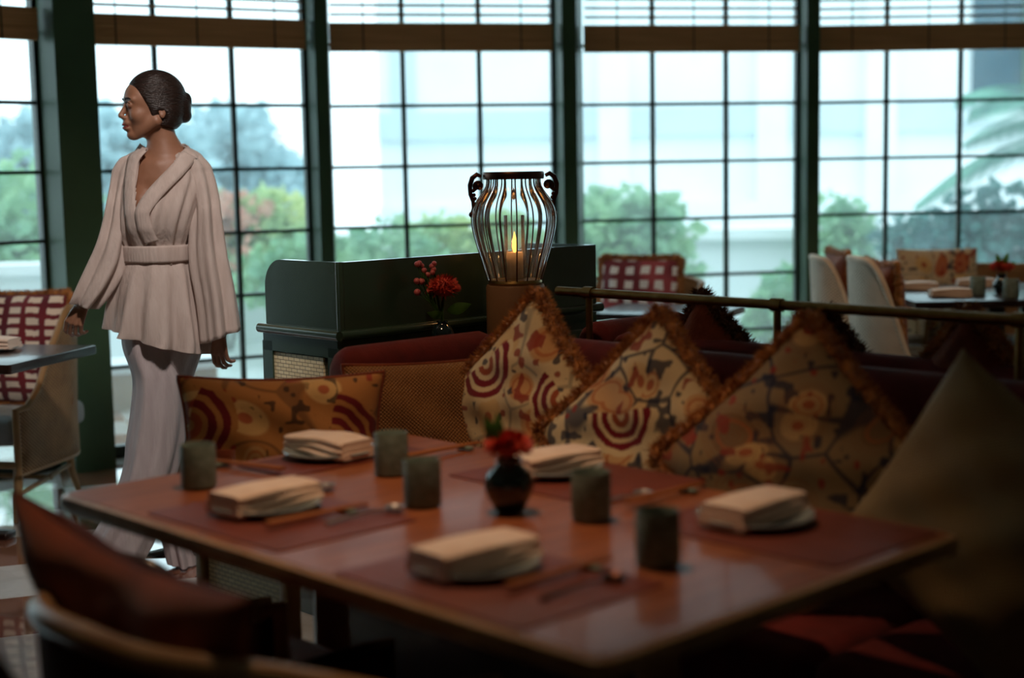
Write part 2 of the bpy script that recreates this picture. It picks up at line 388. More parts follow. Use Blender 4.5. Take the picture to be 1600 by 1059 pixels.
# ============================================================ OUTSIDE
M['render'] = mat('pale_render', '#eef2f2', '#e6ecee', rough=.9, scale=1)
M['render_dim'] = mat('grey_render', '#c6d2d6', '#bfcdd2', rough=.9, scale=1)
M['paving'] = mat('pale_paving', '#cfd8d6', '#b9c6c3', rough=.8, scale=4)
M['teal'] = mat('teal_window_glass', '#0b4557', '#083a4a', rough=.6)
struct(MB().prism([(-30, 9.62), (30, 9.62), (30, 40), (-30, 40)], -.3, -.14).build('outside_ground', M['paving'], smooth=False))
struct(MB().prism([(-30, 5.0), (-4.7, 5.0), (-4.7, 9.6), (-30, 9.6)], -.3, -.14).build('outside_ground_side', M['paving'], smooth=False))
bd = thing('office_building', 'pale rendered building with pilasters and teal window beyond the garden', 'building', (0, 24, -.14))
MB().box((7.2, .6, 5), (18.6, 1, 10)).build('facade', M['render'], bd, smooth=False)
for x in (1.7, 4.25, 6.0, 9.6, 12.4):
    MB().box((x, 0, 5), (.5, .25, 10)).build('pilaster', M['render'], bd, smooth=False)
MB().box((7.2, .02, 2.3), (18.6, .18, .45)).build('string_course', M['render_dim'], bd, smooth=False)
MB().box((7.2, .02, .5), (18.6, .3, 1.0)).build('plinth', M['render'], bd, smooth=False)
wn = MB().box((8.45, .08, 3.55), (1.9, .12, 2.4)).build('window', M['teal'], bd, smooth=False)
MB().box((8.35, .0, 3.55), (.12, .16, 2.4)).build('mullion', M['green'], wn, smooth=False)
MB().box((8.45, -.05, 2.28), (2.2, .3, .13)).build('window_sill', M['render'], bd, smooth=False)
wn = MB().box((-1.68, .08, 3.0), (.4, .12, 1.7)).build('window', M['render_dim'], bd, smooth=False)
gw = thing('garden_wall', 'low white garden wall with a flat coping behind the shrubs', 'wall', (0, 14, -.14))
MB().box((2.6, 0, .44), (11.0, .25, .88)).build('wall_body', M['render'], gw, smooth=False)
MB().box((2.6, 0, .93), (11.0, .5, .10)).build('coping', M['render'], gw, smooth=False)
gw = thing('planter_wall', 'low pale planter wall outside the leftmost window', 'wall', (-5.2, 11.5, -.14))
MB().box((0, 0, .42), (5.0, .25, .84)).build('wall_body', M['render'], gw, smooth=False)
MB().box((0, 0, .87), (5.0, .4, .08)).build('coping', M['render'], gw, smooth=False)
pb = thing('planter_box', 'low wooden planter box on the terrace outside behind the woman', 'planter', (-2.35, 9.2, -.14), R(25))
MB().box((0, 0, .2), (.9, .4, .34), bev=.02).build('box', M['wood_pale'], pb)
MB().box((0, 0, .39), (.98, .48, .05), bev=.01).build('rim', M['render'], pb)

def foliage(parent, c, r, n, size, m, rng, name='foliage', flat=.6):
    """crown of separate leaves filling a lumpy ellipsoid"""
    lumps = [(rng.uniform(-.6, .6), rng.uniform(-.6, .6), rng.uniform(-.4, .7), rng.uniform(.35, .6)) for _ in range(9)]
    b = MB()
    for _ in range(n):
        L0 = lumps[rng.integers(len(lumps))]
        q = rng.normal(size=3); q /= np.linalg.norm(q); q *= L0[3] * rng.uniform(.55, 1) ** .5
        p = Vector((c[0] + r[0] * (L0[0] + q[0]), c[1] + r[1] * (L0[1] + q[1]), c[2] + r[2] * (L0[2] + q[2])))
        d = Vector(rng.normal(size=3)); d.z *= flat; d.normalize(); s = size * rng.uniform(.6, 1.3)
        e = d.orthogonal().normalized(); e.rotate(Matrix.Rotation(rng.uniform(0, 6.28), 3, d)); e *= s * .35; nn = d.cross(e).normalized() * s * .08
        b.add([p, p + d * s * .5 + e + nn, p + d * s, p + d * s * .5 - e + nn], [(0, 1, 2, 3)])
    return b.build(name, m, parent, smooth=False)
M['lf_haze'] = mat('leaves_tinted_pale_for_haze', '#accad0', '#bcd6dc', rough=.8, scale=3, translucent=.3)
M['lf_green'] = mat('fresh_green_leaves', '#a8cf9e', '#84b696', rough=.7, scale=3, translucent=.35)
M['lf_yel'] = mat('yellow_green_leaves', '#d6de98', '#a4cb98', rough=.7, scale=2.5, translucent=.35)
M['lf_pink'] = mat('reddish_leaf_tips', '#e0b09a', '#d09882', rough=.7, scale=4, translucent=.35)
M['lf_deep'] = mat('blue_green_leaves', '#5b958d', '#3f7478', rough=.6, scale=3, translucent=.25)
M['lf_palm'] = mat('palm_leaves', '#5fa58c', '#2f7468', rough=.5, scale=3, translucent=.2)
M['bark'] = mat('bark', '#6b6a5c', '#55564b', rough=.9)
def shrub(c, r, n, size, m, label, tips=None, cat='shrub', name='garden_shrub', g='shrubs in the garden outside'):
    t = thing(name, label, cat, (c[0], c[1], -.14), 0, g)
    rng = np.random.default_rng(int(abs(c[0] * 1000 + c[1] * 77)) + 5)
    foliage(t, (0, 0, c[2] + .14), r, n, size, m, rng)
    if tips: foliage(t, (0, -.1, c[2] + .14 + r[2] * .35), (r[0] * .8, r[1] * .8, r[2] * .7), n // 6, size, tips, rng, 'leaf_tips')
    st = MB()
    for k in range(5):
        a = k * 1.26; st.tube([(.08 * math.cos(a), .08 * math.sin(a), 0), (r[0] * .3 * math.cos(a), r[1] * .3 * math.sin(a), (c[2] + .14) * .7), (r[0] * .5 * math.cos(a), r[1] * .5 * math.sin(a), c[2] + .14)], [.02, .015, .006], 6)
    st.build('stem', M['bark'], t)
shrub((-2.6, 13.1, .75), (.75, .5, .55), 2600, .13, M['lf_yel'], 'yellow green shrub with reddish tips outside, just left of the green cabinet', M['lf_pink'])
shrub((-1.35, 12.0, .42), (.8, .5, .55), 2600, .13, M['lf_green'], 'soft green shrub outside behind the left half of the cabinet screen')
shrub((-.25, 13.0, .45), (.7, .4, .55), 2400, .13, M['lf_yel'], 'pale green shrub outside behind the wavy glass lamp')
shrub((1.0, 12.2, .62), (.55, .5, .6), 2600, .13, M['lf_green'], 'rounded green shrub outside above the checked cushion chair')
shrub((2.35, 12.0, .3), (.6, .5, .5), 2200, .12, M['lf_green'], 'low green shrub outside left of the column beside the pale wicker chairs')
shrub((3.0, 13.2, .55), (.3, .3, .5), 1200, .12, M['lf_green'], 'slim upright shrub outside directly behind the pale wicker chairs')
shrub((4.15, 12.6, .65), (.95, .5, .5), 2600, .12, M['lf_deep'], 'dark blue green shrub outside behind the floral cushion')
shrub((-5.3, 10.3, .7), (1.0, .55, .8), 3200, .13, M['lf_green'], 'green shrub outside the leftmost window above the striped cushion', M['lf_pink'])
shrub((-4.4, 12.75, .8), (.9, .6, .75), 2400, .13, M['lf_green'], 'green shrub outside behind the wide green column')
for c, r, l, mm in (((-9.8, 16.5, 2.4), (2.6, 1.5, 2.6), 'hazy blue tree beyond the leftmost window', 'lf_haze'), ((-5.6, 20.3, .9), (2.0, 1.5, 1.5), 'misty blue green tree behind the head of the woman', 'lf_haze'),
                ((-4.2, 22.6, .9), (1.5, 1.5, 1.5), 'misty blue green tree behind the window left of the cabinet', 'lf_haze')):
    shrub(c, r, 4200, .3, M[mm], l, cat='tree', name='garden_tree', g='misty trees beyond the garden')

pt = thing('palm_tree', 'broad fan of dark green palm fronds outside the rightmost window', 'palm', (4.75, 11.6, -.14))
MB().tube([(0, 0, 0), (.03, 0, .7), (0, 0, 1.72)], [.13, .11, .09], 12).build('trunk', M['bark'], pt)
rng = np.random.default_rng(3)
for k in range(15):
    a = k * 2.4 + .4; lift = rng.uniform(.25, 1.15); ln = rng.uniform(1.25, 1.75)
    b = MB(); pts = []
    for i in range(13):
        t = i / 12; h = math.sin(lift) * t * ln - .75 * t * t * ln * .8; rr = math.cos(lift * .7) * t * ln
        pts.append(Vector((rr * math.cos(a), rr * math.sin(a), 1.72 + h)))
    b.tube(pts, [.014 * (1 - i / 14) + .003 for i in range(13)], 6)
    for i in range(2, 12):
        for q in range(4):
            f_ = (i + q / 4) / 12; j = min(int(f_ * 12), 11); p = pts[j].lerp(pts[j + 1], f_ * 12 - j); d = (pts[j + 1] - pts[j]).normalized()
            sdv = d.cross(Vector((0, 0, 1))).normalized()
            for sg in (-1, 1):
                dd = (sdv * sg + d * .75 + Vector((0, 0, -.35))).normalized(); l = .5 * math.sin(PI * min(1, f_ * .95 + .08)) + .1
                wv = dd.cross(Vector((0, 0, 1))).normalized() * .013
                b.add([p, p + dd * l * .4 + wv, p + dd * l + Vector((0, 0, -.06)), p + dd * l * .4 - wv], [(0, 1, 2, 3)])
    b.build('frond', M['lf_palm'], pt, smooth=False)

# ============================================================ CUSHIONS
def lerp3(a, b, t): return a * (1 - t[..., None]) + b * t[..., None]
def ramp01(x, a, b): return np.clip((x - a) / (b - a), 0, 1)
def col3(h): return np.array(C(h)[:3])
def vnoise(x, y, sc, seed):
    r = np.random.default_rng(seed); g = r.random((64, 64)); x = x * sc + 17.3; y = y * sc + 9.1
    xi = np.floor(x).astype(int); yi = np.floor(y).astype(int); fx = x - xi; fy = y - yi; fx = fx * fx * (3 - 2 * fx); fy = fy * fy * (3 - 2 * fy)
    q = lambda i, j: g[(xi + i) % 64, (yi + j) % 64]
    return (q(0, 0) * (1 - fx) + q(1, 0) * fx) * (1 - fy) + (q(0, 1) * (1 - fx) + q(1, 1) * fx) * fy
def floral(fans, ground='#e2cfa4', tan='#c98a4c', navy='#1d2740', burg='#7d1626', seed=1, scallops=0.0, blossoms=.6, vine=1.0):
    def f(x, y):
        g = col3(ground) * np.ones(x.shape + (3,))
        w1 = vnoise(x, y, 7, seed); w2 = vnoise(x, y, 7, seed + 1)
        xx, yy = x + .05 * (w1 - .5), y + .05 * (w2 - .5)
        # large petals / ovals in a loose lattice
        r = np.random.default_rng(seed + 7)
        pts = r.uniform(-.42, .42, (34, 2)); sc = r.uniform(.75, 1.35, 34); an = r.uniform(0, 3.14, 34); kd = r.random(34)
        d1 = np.full(x.shape, 9.); d2 = np.full(x.shape, 9.); k1 = np.zeros(x.shape)
        for (px, py), s, a, k in zip(pts, sc, an, kd):
            dx, dy = xx - px, yy - py; u = (dx * math.cos(a) + dy * math.sin(a)) * 1.35; v = -dx * math.sin(a) + dy * math.cos(a)
            d = np.hypot(u, v) / s; m_ = d < d1; d2 = np.where(m_, d1, np.minimum(d2, d)); d1 = np.where(m_, d, d1); k1 = np.where(m_, k, k1)
        petal = 1 - ramp01(d1, .045, .052)
        c_pet = lerp3(col3(tan), col3('#d9b67c'), ramp01(k1, .3, .5))
        g = g * (1 - petal[..., None] * blossoms) + c_pet * petal[..., None] * blossoms
        core = (1 - ramp01(d1, .014, .018)) * (k1 > .35); g = lerp3(g, col3('#a8432c')[None, None] * np.ones(g.shape), core * .8)
        ring = (np.abs(d1 - .033) < .004) * (k1 < .6); g = lerp3(g, col3('#b9683a') * np.ones(g.shape), ring * .7)
        vn = ramp01(np.abs(d2 - d1), .012, .005) * (d1 > .04) * vine; g = lerp3(g, col3(navy) * np.ones(g.shape), vn * .85)
        n3 = vnoise(x, y, 55, seed + 3); n4 = vnoise(x, y, 16, seed + 4)
        lf = ramp01(n3, .68, .74) * (n4 > .42) * (d1 > .035); g = lerp3(g, col3(navy) * np.ones(g.shape), lf * .85)
        n5 = vnoise(x, y, 42, seed + 5); rd = ramp01(n5, .74, .78) * (n4 < .5); g = lerp3(g, col3('#96302a') * np.ones(g.shape), rd * .85)
        if scallops:
            ph = np.mod(d1 / .011, 1.0); sb = (ph < .4) * (d1 < .07); g = lerp3(g, col3('#8a5a3a') * np.ones(g.shape), sb * scallops)
        for (cx, cy, rad, dirn, nr) in fans:
            dx, dy = x - cx, y - cy; r_ = np.hypot(dx, dy) * (1 + .10 * (vnoise(x, y, 38, seed + 8) - .5)); a = np.abs((np.arctan2(dy, dx) - dirn + PI) % (2 * PI) - PI)
            inside = (r_ < rad * 1.06) * (a < 1.95 - .25 * r_ / rad)
            q = (r_ / rad * nr) % 1.0; b_ = (q > .42) & (r_ < rad)
            cc = np.where(b_[..., None], np.where((r_ < rad * .33)[..., None], col3('#a4502f'), col3(burg)), col3(ground))
            g = np.where(inside[..., None].astype(bool), cc, g)
        return g
    return f
def checks(bg='#6b2430', fg='#d9cbbd', cw=.085, seed=3, stripes=False):
    def f(x, y):
        xx = x + .012 * (vnoise(x, y, 12, seed) - .5); yy = y + .018 * (vnoise(x, y, 12, seed + 1) - .5)
        g = col3(bg) * np.ones(x.shape + (3,)); g = lerp3(g, col3('#512030') * np.ones(g.shape), ramp01(vnoise(x, y, 9, seed + 2), .4, .7) * .6)
        u = np.mod(xx / cw, 1); v = np.mod(yy / (cw * (.52 if stripes else .9)), 1)
        m_ = (np.abs(u - .5) < (.33 if stripes else .27)) * (np.abs(v - .5) < (.28 if stripes else .28))
        return np.where(m_[..., None].astype(bool), col3(fg), g)
    return f

def cushion(name, label, loc, rz, w=.46, h=.46, t=.16, lean=12, roll=0, m=None, pat=None, fur=None, back='rust', pinch=.07, res=120,
            group=None, piping=None, uvs=1.0, cat='cushion', twist=0, dent=0.0, fur_r=.021, fur_n=9000, piping_r=.006, seed=0):
    t_ = thing(name, label, cat, loc, rz, group)
    rl, ln, tw = R(roll), R(lean), R(twist)
    half_h = (abs(math.sin(rl)) * w + abs(math.cos(rl)) * h) / 2
    def place(x, y, z):          # roll in the plane, then lean back, with the lowest point at z = 0
        X = x * math.cos(rl) - z * math.sin(rl); Z = x * math.sin(rl) + z * math.cos(rl)
        Z0 = Z + half_h; X2, Y2 = X * math.cos(tw) - y * math.sin(tw), X * math.sin(tw) + y * math.cos(tw)
        return (X2, Y2 * math.cos(ln) + Z0 * math.sin(ln), Z0 * math.cos(ln) - Y2 * math.sin(ln))
    def outline(u, v):           # u,v in -1..1 -> pincushion plan
        k = 1 - pinch * (1 - v * v) ** 1.0; k2 = 1 - pinch * (1 - u * u)
        return u * w / 2 * k, v * h / 2 * k2
    def thick(u, v):
        q = max(0.0, (1 - u ** 4) * (1 - v ** 4)); wr = .010 * math.sin(9 * u + 3 * v + seed) * math.sin(5 * v - 2 * u + seed * 2)
        return t / 2 * q ** .55 + wr * q - dent * math.exp(-(u * u * 9 + (v - 1) ** 2 * 4)) * q
    def side(sg, n):
        b = MB(); uv = []; P = []
        for j in range(n):
            for i in range(n):
                u = -math.cos(PI * i / (n - 1)) * .35 + (2 * i / (n - 1) - 1) * .65; v = -math.cos(PI * j / (n - 1)) * .35 + (2 * j / (n - 1) - 1) * .65
                x, z = outline(u, v); b.v.append(place(x, sg * thick(u, v), z)); uv.append((x * uvs, z * uvs))
                P.append((x * math.cos(rl) - z * math.sin(rl), x * math.sin(rl) + z * math.cos(rl)))
        for j in range(n - 1):
            for i in range(n - 1):
                q = (j * n + i, j * n + i + 1, (j + 1) * n + i + 1, (j + 1) * n + i); b.f.append(q if sg < 0 else q[::-1])
        return b, np.array(uv), np.array(P)
    b, uv, P = side(-1, res if pat else 40)
    front = b.build('front_cover', M['pattern'] if pat else m, t_, uvfn=uv, autos=False)
    if pat:
        c3 = np.clip(pat(P[:, 0][None], P[:, 1][None])[0], 0, 1); ca = front.data.color_attributes.new('Col', 'FLOAT_COLOR', 'POINT')
        ca.data.foreach_set('color', np.concatenate([c3, np.ones((len(c3), 1))], 1).astype(np.float32).ravel())
    b, uv, P = side(1, 40); b.build('back_cover', M[back] if back else m, t_, uvfn=uv, autos=False)
    per = []
    for k in range(4):
        for i in range(40):
            a = -1 + 2 * i / 40; u, v = [(a, -1), (1, a), (-a, 1), (-1, -a)][k]; per.append(outline(u, v))
    per.append(per[0])
    if piping: MB().tube([place(x, 0, z) for x, z in per], piping_r, 8, caps=False).build('piping', M[piping], t_)
    if fur:
        rng = np.random.default_rng(seed + 11); b = MB()
        b.tube([place(x, rng.normal(0, .002), z) for x, z in per], [fur_r * .8 * (1 + .12 * math.sin(i * 1.7)) for i in range(len(per))], 10, caps=False)
        n = len(per) - 1
        for _ in range(fur_n):
            k = rng.random() * n; i = int(k); f_ = k - i
            x = per[i][0] * (1 - f_) + per[i + 1][0] * f_; z = per[i][1] * (1 - f_) + per[i + 1][1] * f_
            tx, tz = per[i + 1][0] - per[i][0], per[i + 1][1] - per[i][1]; l = math.hypot(tx, tz); tx /= l; tz /= l
            a = rng.uniform(-PI * .85, PI * .85); o = (tz * math.cos(a), math.sin(a), -tx * math.cos(a))
            p0 = np.array((x, 0, z)) + np.array(o) * fur_r * .6; ll = fur_r * rng.uniform(.7, 1.35)
            dd = np.array(o) + rng.normal(0, .45, 3); dd /= np.linalg.norm(dd); s = np.array((tx, 0, tz)) * .0019
            s = s + rng.normal(0, .0008, 3)
            p1 = p0 + dd * ll
            b.add([place(*(p0 - s)), place(*(p0 + s)), place(*p1)], [(0, 1, 2)])
        b.build('fur_trim', M[fur], t_, smooth=False)
    return t_

BQ = 'fringed diamond cushions along the red banquette'
# resting points: seat top is 0.45
def on_b(v, s, z=.45): return T(v, s, z)
cushion('fringed_cushion', 'floral cushion with two burgundy fans and brown fur trim, nearest the glass lamp', on_b(2.66, 2.815, .485), RZ_B + R(4), .44, .44, .10, 12, 45, fur='fur', group=BQ, res=190, seed=1,
        pat=floral([(-.12, .10, .10, -.9, 3.2), (.165, .03, .10, -2.2, 3.2)], seed=5, blossoms=.75, vine=.5))
cushion('fringed_cushion', 'floral cushion with one burgundy fan and brown fur trim, middle of the diamond cushions', on_b(2.61, 2.34, .425), RZ_B + R(8), .47, .47, .11, 13, 45, fur='fur', group=BQ, res=190, seed=2,
        pat=floral([(-.045, .06, .095, -1.4, 3.4)], seed=12, blossoms=.6, vine=1.0))
cushion('fringed_cushion', 'dim scalloped cushion with dark veins and brown fur trim, beside the plain olive cushion', on_b(2.58, 1.875, .415), RZ_B + R(14), .49, .49, .12, 14, 45, fur='fur', group=BQ, res=190, seed=3,
        pat=floral([], ground='#927c5a', tan='#7d6344', seed=31, blossoms=.8, vine=1.0, scallops=.5))
cushion('plain_cushion', 'plain olive tan woven cushion standing on its corner at the frame edge', on_b(2.46, 1.38, .43), RZ_B, .48, .48, .16, 16, 62, m=M['tan_fine'], back=None, seed=4)
cushion('tan_cushion', 'plain tan basket weave cushion leaning on the short end of the banquette', T(2.61, 3.05, .45), R(8), .49, .45, .15, 12, 1.5, m=M['tan'], back=None, piping='rust', pinch=.05, seed=5, dent=.02)
cushion('lumbar_cushion', 'orange floral lumbar cushion with two burgundy fans behind the far mug', T(2.17, 3.15, .53), R(9), .54, .37, .13, 12, -1, pinch=.09, res=220, seed=6, back='rust', piping='rust',
        pat=floral([(-.24, .06, .12, -.5, 3.4), (.125, .0, .125, -.3, 4.0)], ground='#b07a44', tan='#9c5a2c', navy='#3a2a22', burg='#6d1420', seed=23, blossoms=.85, vine=.6))
RB = 'fringed cushions on the rear banquette'
cushion('rear_cushion', 'back of a dark fringed cushion poking above the rail beyond the middle diamond cushion', T(3.43, 2.68, .475), RZ_B + PI, .42, .42, .15, 10, 42, m=M['rust'], fur='fur_dark', group=RB, seed=7, fur_r=.022)
cushion('rear_cushion', 'back of a dark fringed cushion mostly hidden behind the scalloped diamond cushion', T(3.41, 2.27, .455), RZ_B + PI, .42, .42, .15, 10, 47, m=M['rust'], fur='fur_dark', group=RB, seed=8, fur_r=.022)
cushion('rear_cushion', 'back of a rust fringed cushion showing above the plain olive cushion', T(3.41, 1.84, .475), RZ_B + PI, .42, .42, .15, 10, 45, m=M['rust'], fur='fur', group=RB, seed=9, fur_r=.022)

# ============================================================ BANQUETTES, RAIL, CABINET
def back_profile(h0, h1, d):   # rolled top back, section in (y,z)
    r = d / 2; pts = [(0, h0), (0, h1 - r)]
    for k in range(1, 8): a = PI - PI * k / 8; pts.append((r + r * math.cos(a), h1 - r + r * math.sin(a)))
    pts += [(d, h1 - r), (d, h0)]
    return pts
def slab(b, p, q, z0, z1, d, endr=.05, top=.05):
    """upholstered back from plan point p to q (v,s), thickness d to the left of p->q, rounded top and ends"""
    dv, ds = q[0] - p[0], q[1] - p[1]; L_ = math.hypot(dv, ds); dv /= L_; ds /= L_; nv, ns = -ds, dv
    N = 18; vs = []; ring = []
    for i in range(N + 1):
        x = L_ * i / N if 0 < i < N else (0 if i == 0 else L_)
        xs = [0, .006, .02, .045]
    xs = [0, .006, .02, .045] + [L_ * k / 10 for k in range(1, 10)] + [L_ - .045, L_ - .02, L_ - .006, L_]
    fs = []
    for x in xs:
        e = min(x, L_ - x); k = 1 if e >= top else math.sqrt(max(0, 1 - (1 - e / top) ** 2)); drop = top * (1 - k); th = d * (.55 + .45 * k); off = (d - th) / 2
        for (y, z) in back_profile(z0, z1 - drop, th):
            yy = y + off; vs.append(T(p[0] + dv * x + nv * yy, p[1] + ds * x + ns * yy, z))
    m = len(back_profile(0, 1, .1))
    for i in range(len(xs) - 1):
        for j in range(m): fs.append((i * m + j, i * m + (j + 1) % m, (i + 1) * m + (j + 1) % m, (i + 1) * m + j))
    fs.append(tuple(range(m))[::-1]); fs.append(tuple((len(xs) - 1) * m + j for j in range(m)))
    b.add(vs, fs)
def tbox(b, v0, v1, s0, s1, z0, z1, bev=.0):
    c = T((v0 + v1) / 2, (s0 + s1) / 2, (z0 + z1) / 2); b.box(c, (v1 - v0, s1 - s0, z1 - z0), rz=ANG, bev=bev)
bq = thing('corner_banquette', 'dark red velvet corner banquette behind the laid dining table', 'sofa', (0, 0, 0))
b = MB(); slab(b, (2.95, 3.28), (2.95, .4), .40, .94, .14); b.build('long_backrest', M['velvet'], bq)
b = MB(); slab(b, (2.50, 3.28), (3.09, 3.28), .40, .93, .13); b.build('short_backrest', M['velvet'], bq)
b = MB(); tbox(b, 2.36, 2.94, .4, 1.65, .30, .45, .04); b.build('seat_cushion', M['velvet'], bq)
b = MB(); tbox(b, 2.36, 2.94, 1.66, 2.86, .30, .45, .04); b.build('seat_cushion', M['velvet'], bq)
b = MB(); tbox(b, 2.50, 2.94, 2.87, 3.27, .30, .45, .04); b.build('seat_cushion', M['velvet'], bq)
b = MB(); tbox(b, 2.42, 2.94, .4, 3.27, .0, .30); tbox(b, 2.95, 3.08, .4, 3.28, 0, .41); b.build('base', M['wood_dark'], bq, smooth=False)
rq = thing('rear_banquette', 'dark red velvet bench back to back with the corner banquette beyond the brass rail', 'sofa', (0, 0, 0))
b = MB(); slab(b, (3.25, 3.01), (3.25, .4), .40, .93, .12); b.build('long_backrest', M['velvet'], rq)
b = MB(); slab(b, (3.25, 3.02), (3.72, 3.02), .40, .955, .12); b.build('short_backrest', M['velvet'], rq)
b = MB(); tbox(b, 3.38, 3.90, .4, 1.9, .30, .45, .04); b.build('seat_cushion', M['velvet'], rq)
b = MB(); tbox(b, 3.38, 3.90, 1.91, 3.0, .30, .45, .04); b.build('seat_cushion', M['velvet'], rq)
b = MB(); tbox(b, 3.38, 3.84, .4, 3.0, 0, .30); tbox(b, 3.26, 3.37, .4, 3.1, 0, .41); b.build('base', M['wood_dark'], rq, smooth=False)

rl = thing('brass_rail', 'brass tube rail running between the two red banquettes', 'rail', T(3.165, 2, 0)); 
def rloc(v, s, z): p = T(v, s, z); q = T(3.165, 2, 0); return (p[0] - q[0], p[1] - q[1], z)
MB().tube([rloc(3.165, s, 1.056) for s in (3.12, 2, .5)], .0135, 14).build('handrail', M['brass'], rl)
for s in (2.99, 2.31, 1.63, .95):
    po = MB().tube([rloc(3.165, s, z) for z in (.0, .5, 1.046)], .0105, 12).build('post', M['brass'], rl)
    MB().tube([rloc(3.165, s + d, 1.056) for d in (-.017, .017)], .0185, 14).build('collar', M['brass'], po)

# green cabinet with a raised screen
cb = thing('green_cabinet', 'dark green lacquered cabinet with raised screen and woven cane panel', 'cabinet', T(2.72, 3.62, 0), RZ_A)
CW, CD, CH = 1.15, .40, 1.15
b = MB(); b.box((CW / 2, CD / 2 + .0, .465), (CW, CD, .93)); b.build('carcass', M['green_gloss'], cb, smooth=False)
# end screen with rounded far corner: profile in y,z extruded in x
pr = [(0, .93), (CD, .93), (CD, CH - .09)] + [(CD - .09 + .09 * math.cos(a), CH - .09 + .09 * math.sin(a)) for a in [PI / 2 * k / 8 for k in range(1, 9)]] + [(0, CH)]
def yz_prism(pr, x0, x1):
    n = len(pr); return MB().add([(x0, y, z) for y, z in pr] + [(x1, y, z) for y, z in pr], [tuple(range(n)), tuple(range(n, 2 * n))[::-1]] + [(i + n, (i + 1) % n + n, (i + 1) % n, i) for i in range(n)])
yz_prism(pr, 0, .025).build('end_screen', M['green_gloss'], cb, smooth=False)
yz_prism(pr, CW - .025, CW).build('end_screen', M['green_gloss'], cb, smooth=False)
b = MB(); b.box((CW / 2, .0125, (.93 + CH) / 2), (CW - .05, .025, CH - .93)); b.build('front_screen', M['green_gloss'], cb, smooth=False)
MB().tube([(.012, .012, .93), (.012, .012, CH)], .014, 12).build('corner_bead', M['green_gloss'], cb)
b = MB(); b.tube([(-.012, CD + .02, .925), (-.012, -.012, .925)], .016, 12); b.tube([(-.012, -.012, .925), (CW + .012, -.012, .925)], .016, 12)
b.tube([(CW + .012, -.012, .925), (CW + .012, CD + .02, .925)], .016, 12); b.build('moulding', M['green_gloss'], cb)
uvf = lambda q: (q[1], q[2])
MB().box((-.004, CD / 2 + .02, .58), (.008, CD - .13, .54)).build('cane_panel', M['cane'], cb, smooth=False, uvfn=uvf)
b = MB()
for y in (.022, CD - .022): b.box((-.006, y, .455), (.016, .055, .86))
b.box((-.006, CD / 2, .885), (.016, CD, .06)); b.box((-.006, CD / 2, .15), (.016, CD, .2)); b.build('panel_frame', M['green_gloss'], cb, smooth=False)
lg = thing('lamp_ledge', 'dark ledge between red banquette and green cabinet carrying the glass lamp', 'shelf', T(2.72, 3.43, 0), RZ_A)
MB().box((.62, .09, .44), (1.2, .17, .88), bev=.008).build('ledge_body', M['green_gloss'], lg)

# ---- the ribbed glass lamp
LX, LY, _ = T(3.325, 3.472)
hl = thing('hurricane_lamp', 'ribbed glass urn lamp with scroll handles on a turned wooden drum', 'lamp', (LX, LY, .882))
Z0 = .882
MB().lathe([(.08, 0), (.094, .002), (.096, .01), (.096, .160), (.093, .168), (.05, .170)], n=48).build('wooden_drum', M['drum'], hl)
MB().lathe([(.05, .170), (.086, .170), (.089, .176), (.086, .184), (.05, .185)], n=48).build('collar', M['brass'], hl)
prof = [(.086, 1.066), (.091, 1.075), (.107, 1.132), (.121, 1.175), (.132, 1.215), (.138, 1.248), (.139, 1.272), (.134, 1.298), (.122, 1.322), (.103, 1.345), (.091, 1.362), (.085, 1.378), (.087, 1.396)]
def rad(z):
    for (r0, z0), (r1, z1) in zip(prof, prof[1:]):
        if z <= z1: t = (z - z0) / (z1 - z0); return r0 + (r1 - r0) * t
    return prof[-1][0]
NR = 16
def gfn(u, v):
    z = 1.066 + (1.396 - 1.066) * v; a = 2 * PI * u; zz = min(max(z, 1.0661), 1.3959)
    r = (rad(zz) + rad(max(1.0661, zz - .008)) + rad(min(1.3959, zz + .008))) / 3 - .007 + .0085 * abs(math.sin(a * NR / 2))
    return (r * math.cos(a), r * math.sin(a), z - Z0)
MB().grid(gfn, NR * 8, 40, closed=True).build('glass_shade', M['lamp_glass'], hl, solid=.0)
wire = None
for k in range(NR):
    a = 2 * PI * k / NR + .06
    pts = []
    for i in range(26):
        z = 1.066 + .33 * i / 25; r = (rad(z) + rad(max(1.0661, z - .01)) + rad(min(1.3959, z + .01))) / 3 + .0005
        pts.append((r * math.cos(a), r * math.sin(a), z - Z0))
    MB().tube(pts, .0024, 6).build('cage_wire', M['bronze'], hl)
MB().lathe([(.084, 1.392 - Z0), (.098, 1.392 - Z0), (.100, 1.396 - Z0), (.100, 1.412 - Z0), (.097, 1.416 - Z0), (.084, 1.416 - Z0), (.084, 1.392 - Z0)], n=48, caps=False).build('rim', M['bronze'], hl)
ca = math.atan2(LY, LX)  # handles sit to the two sides as seen across the aisle
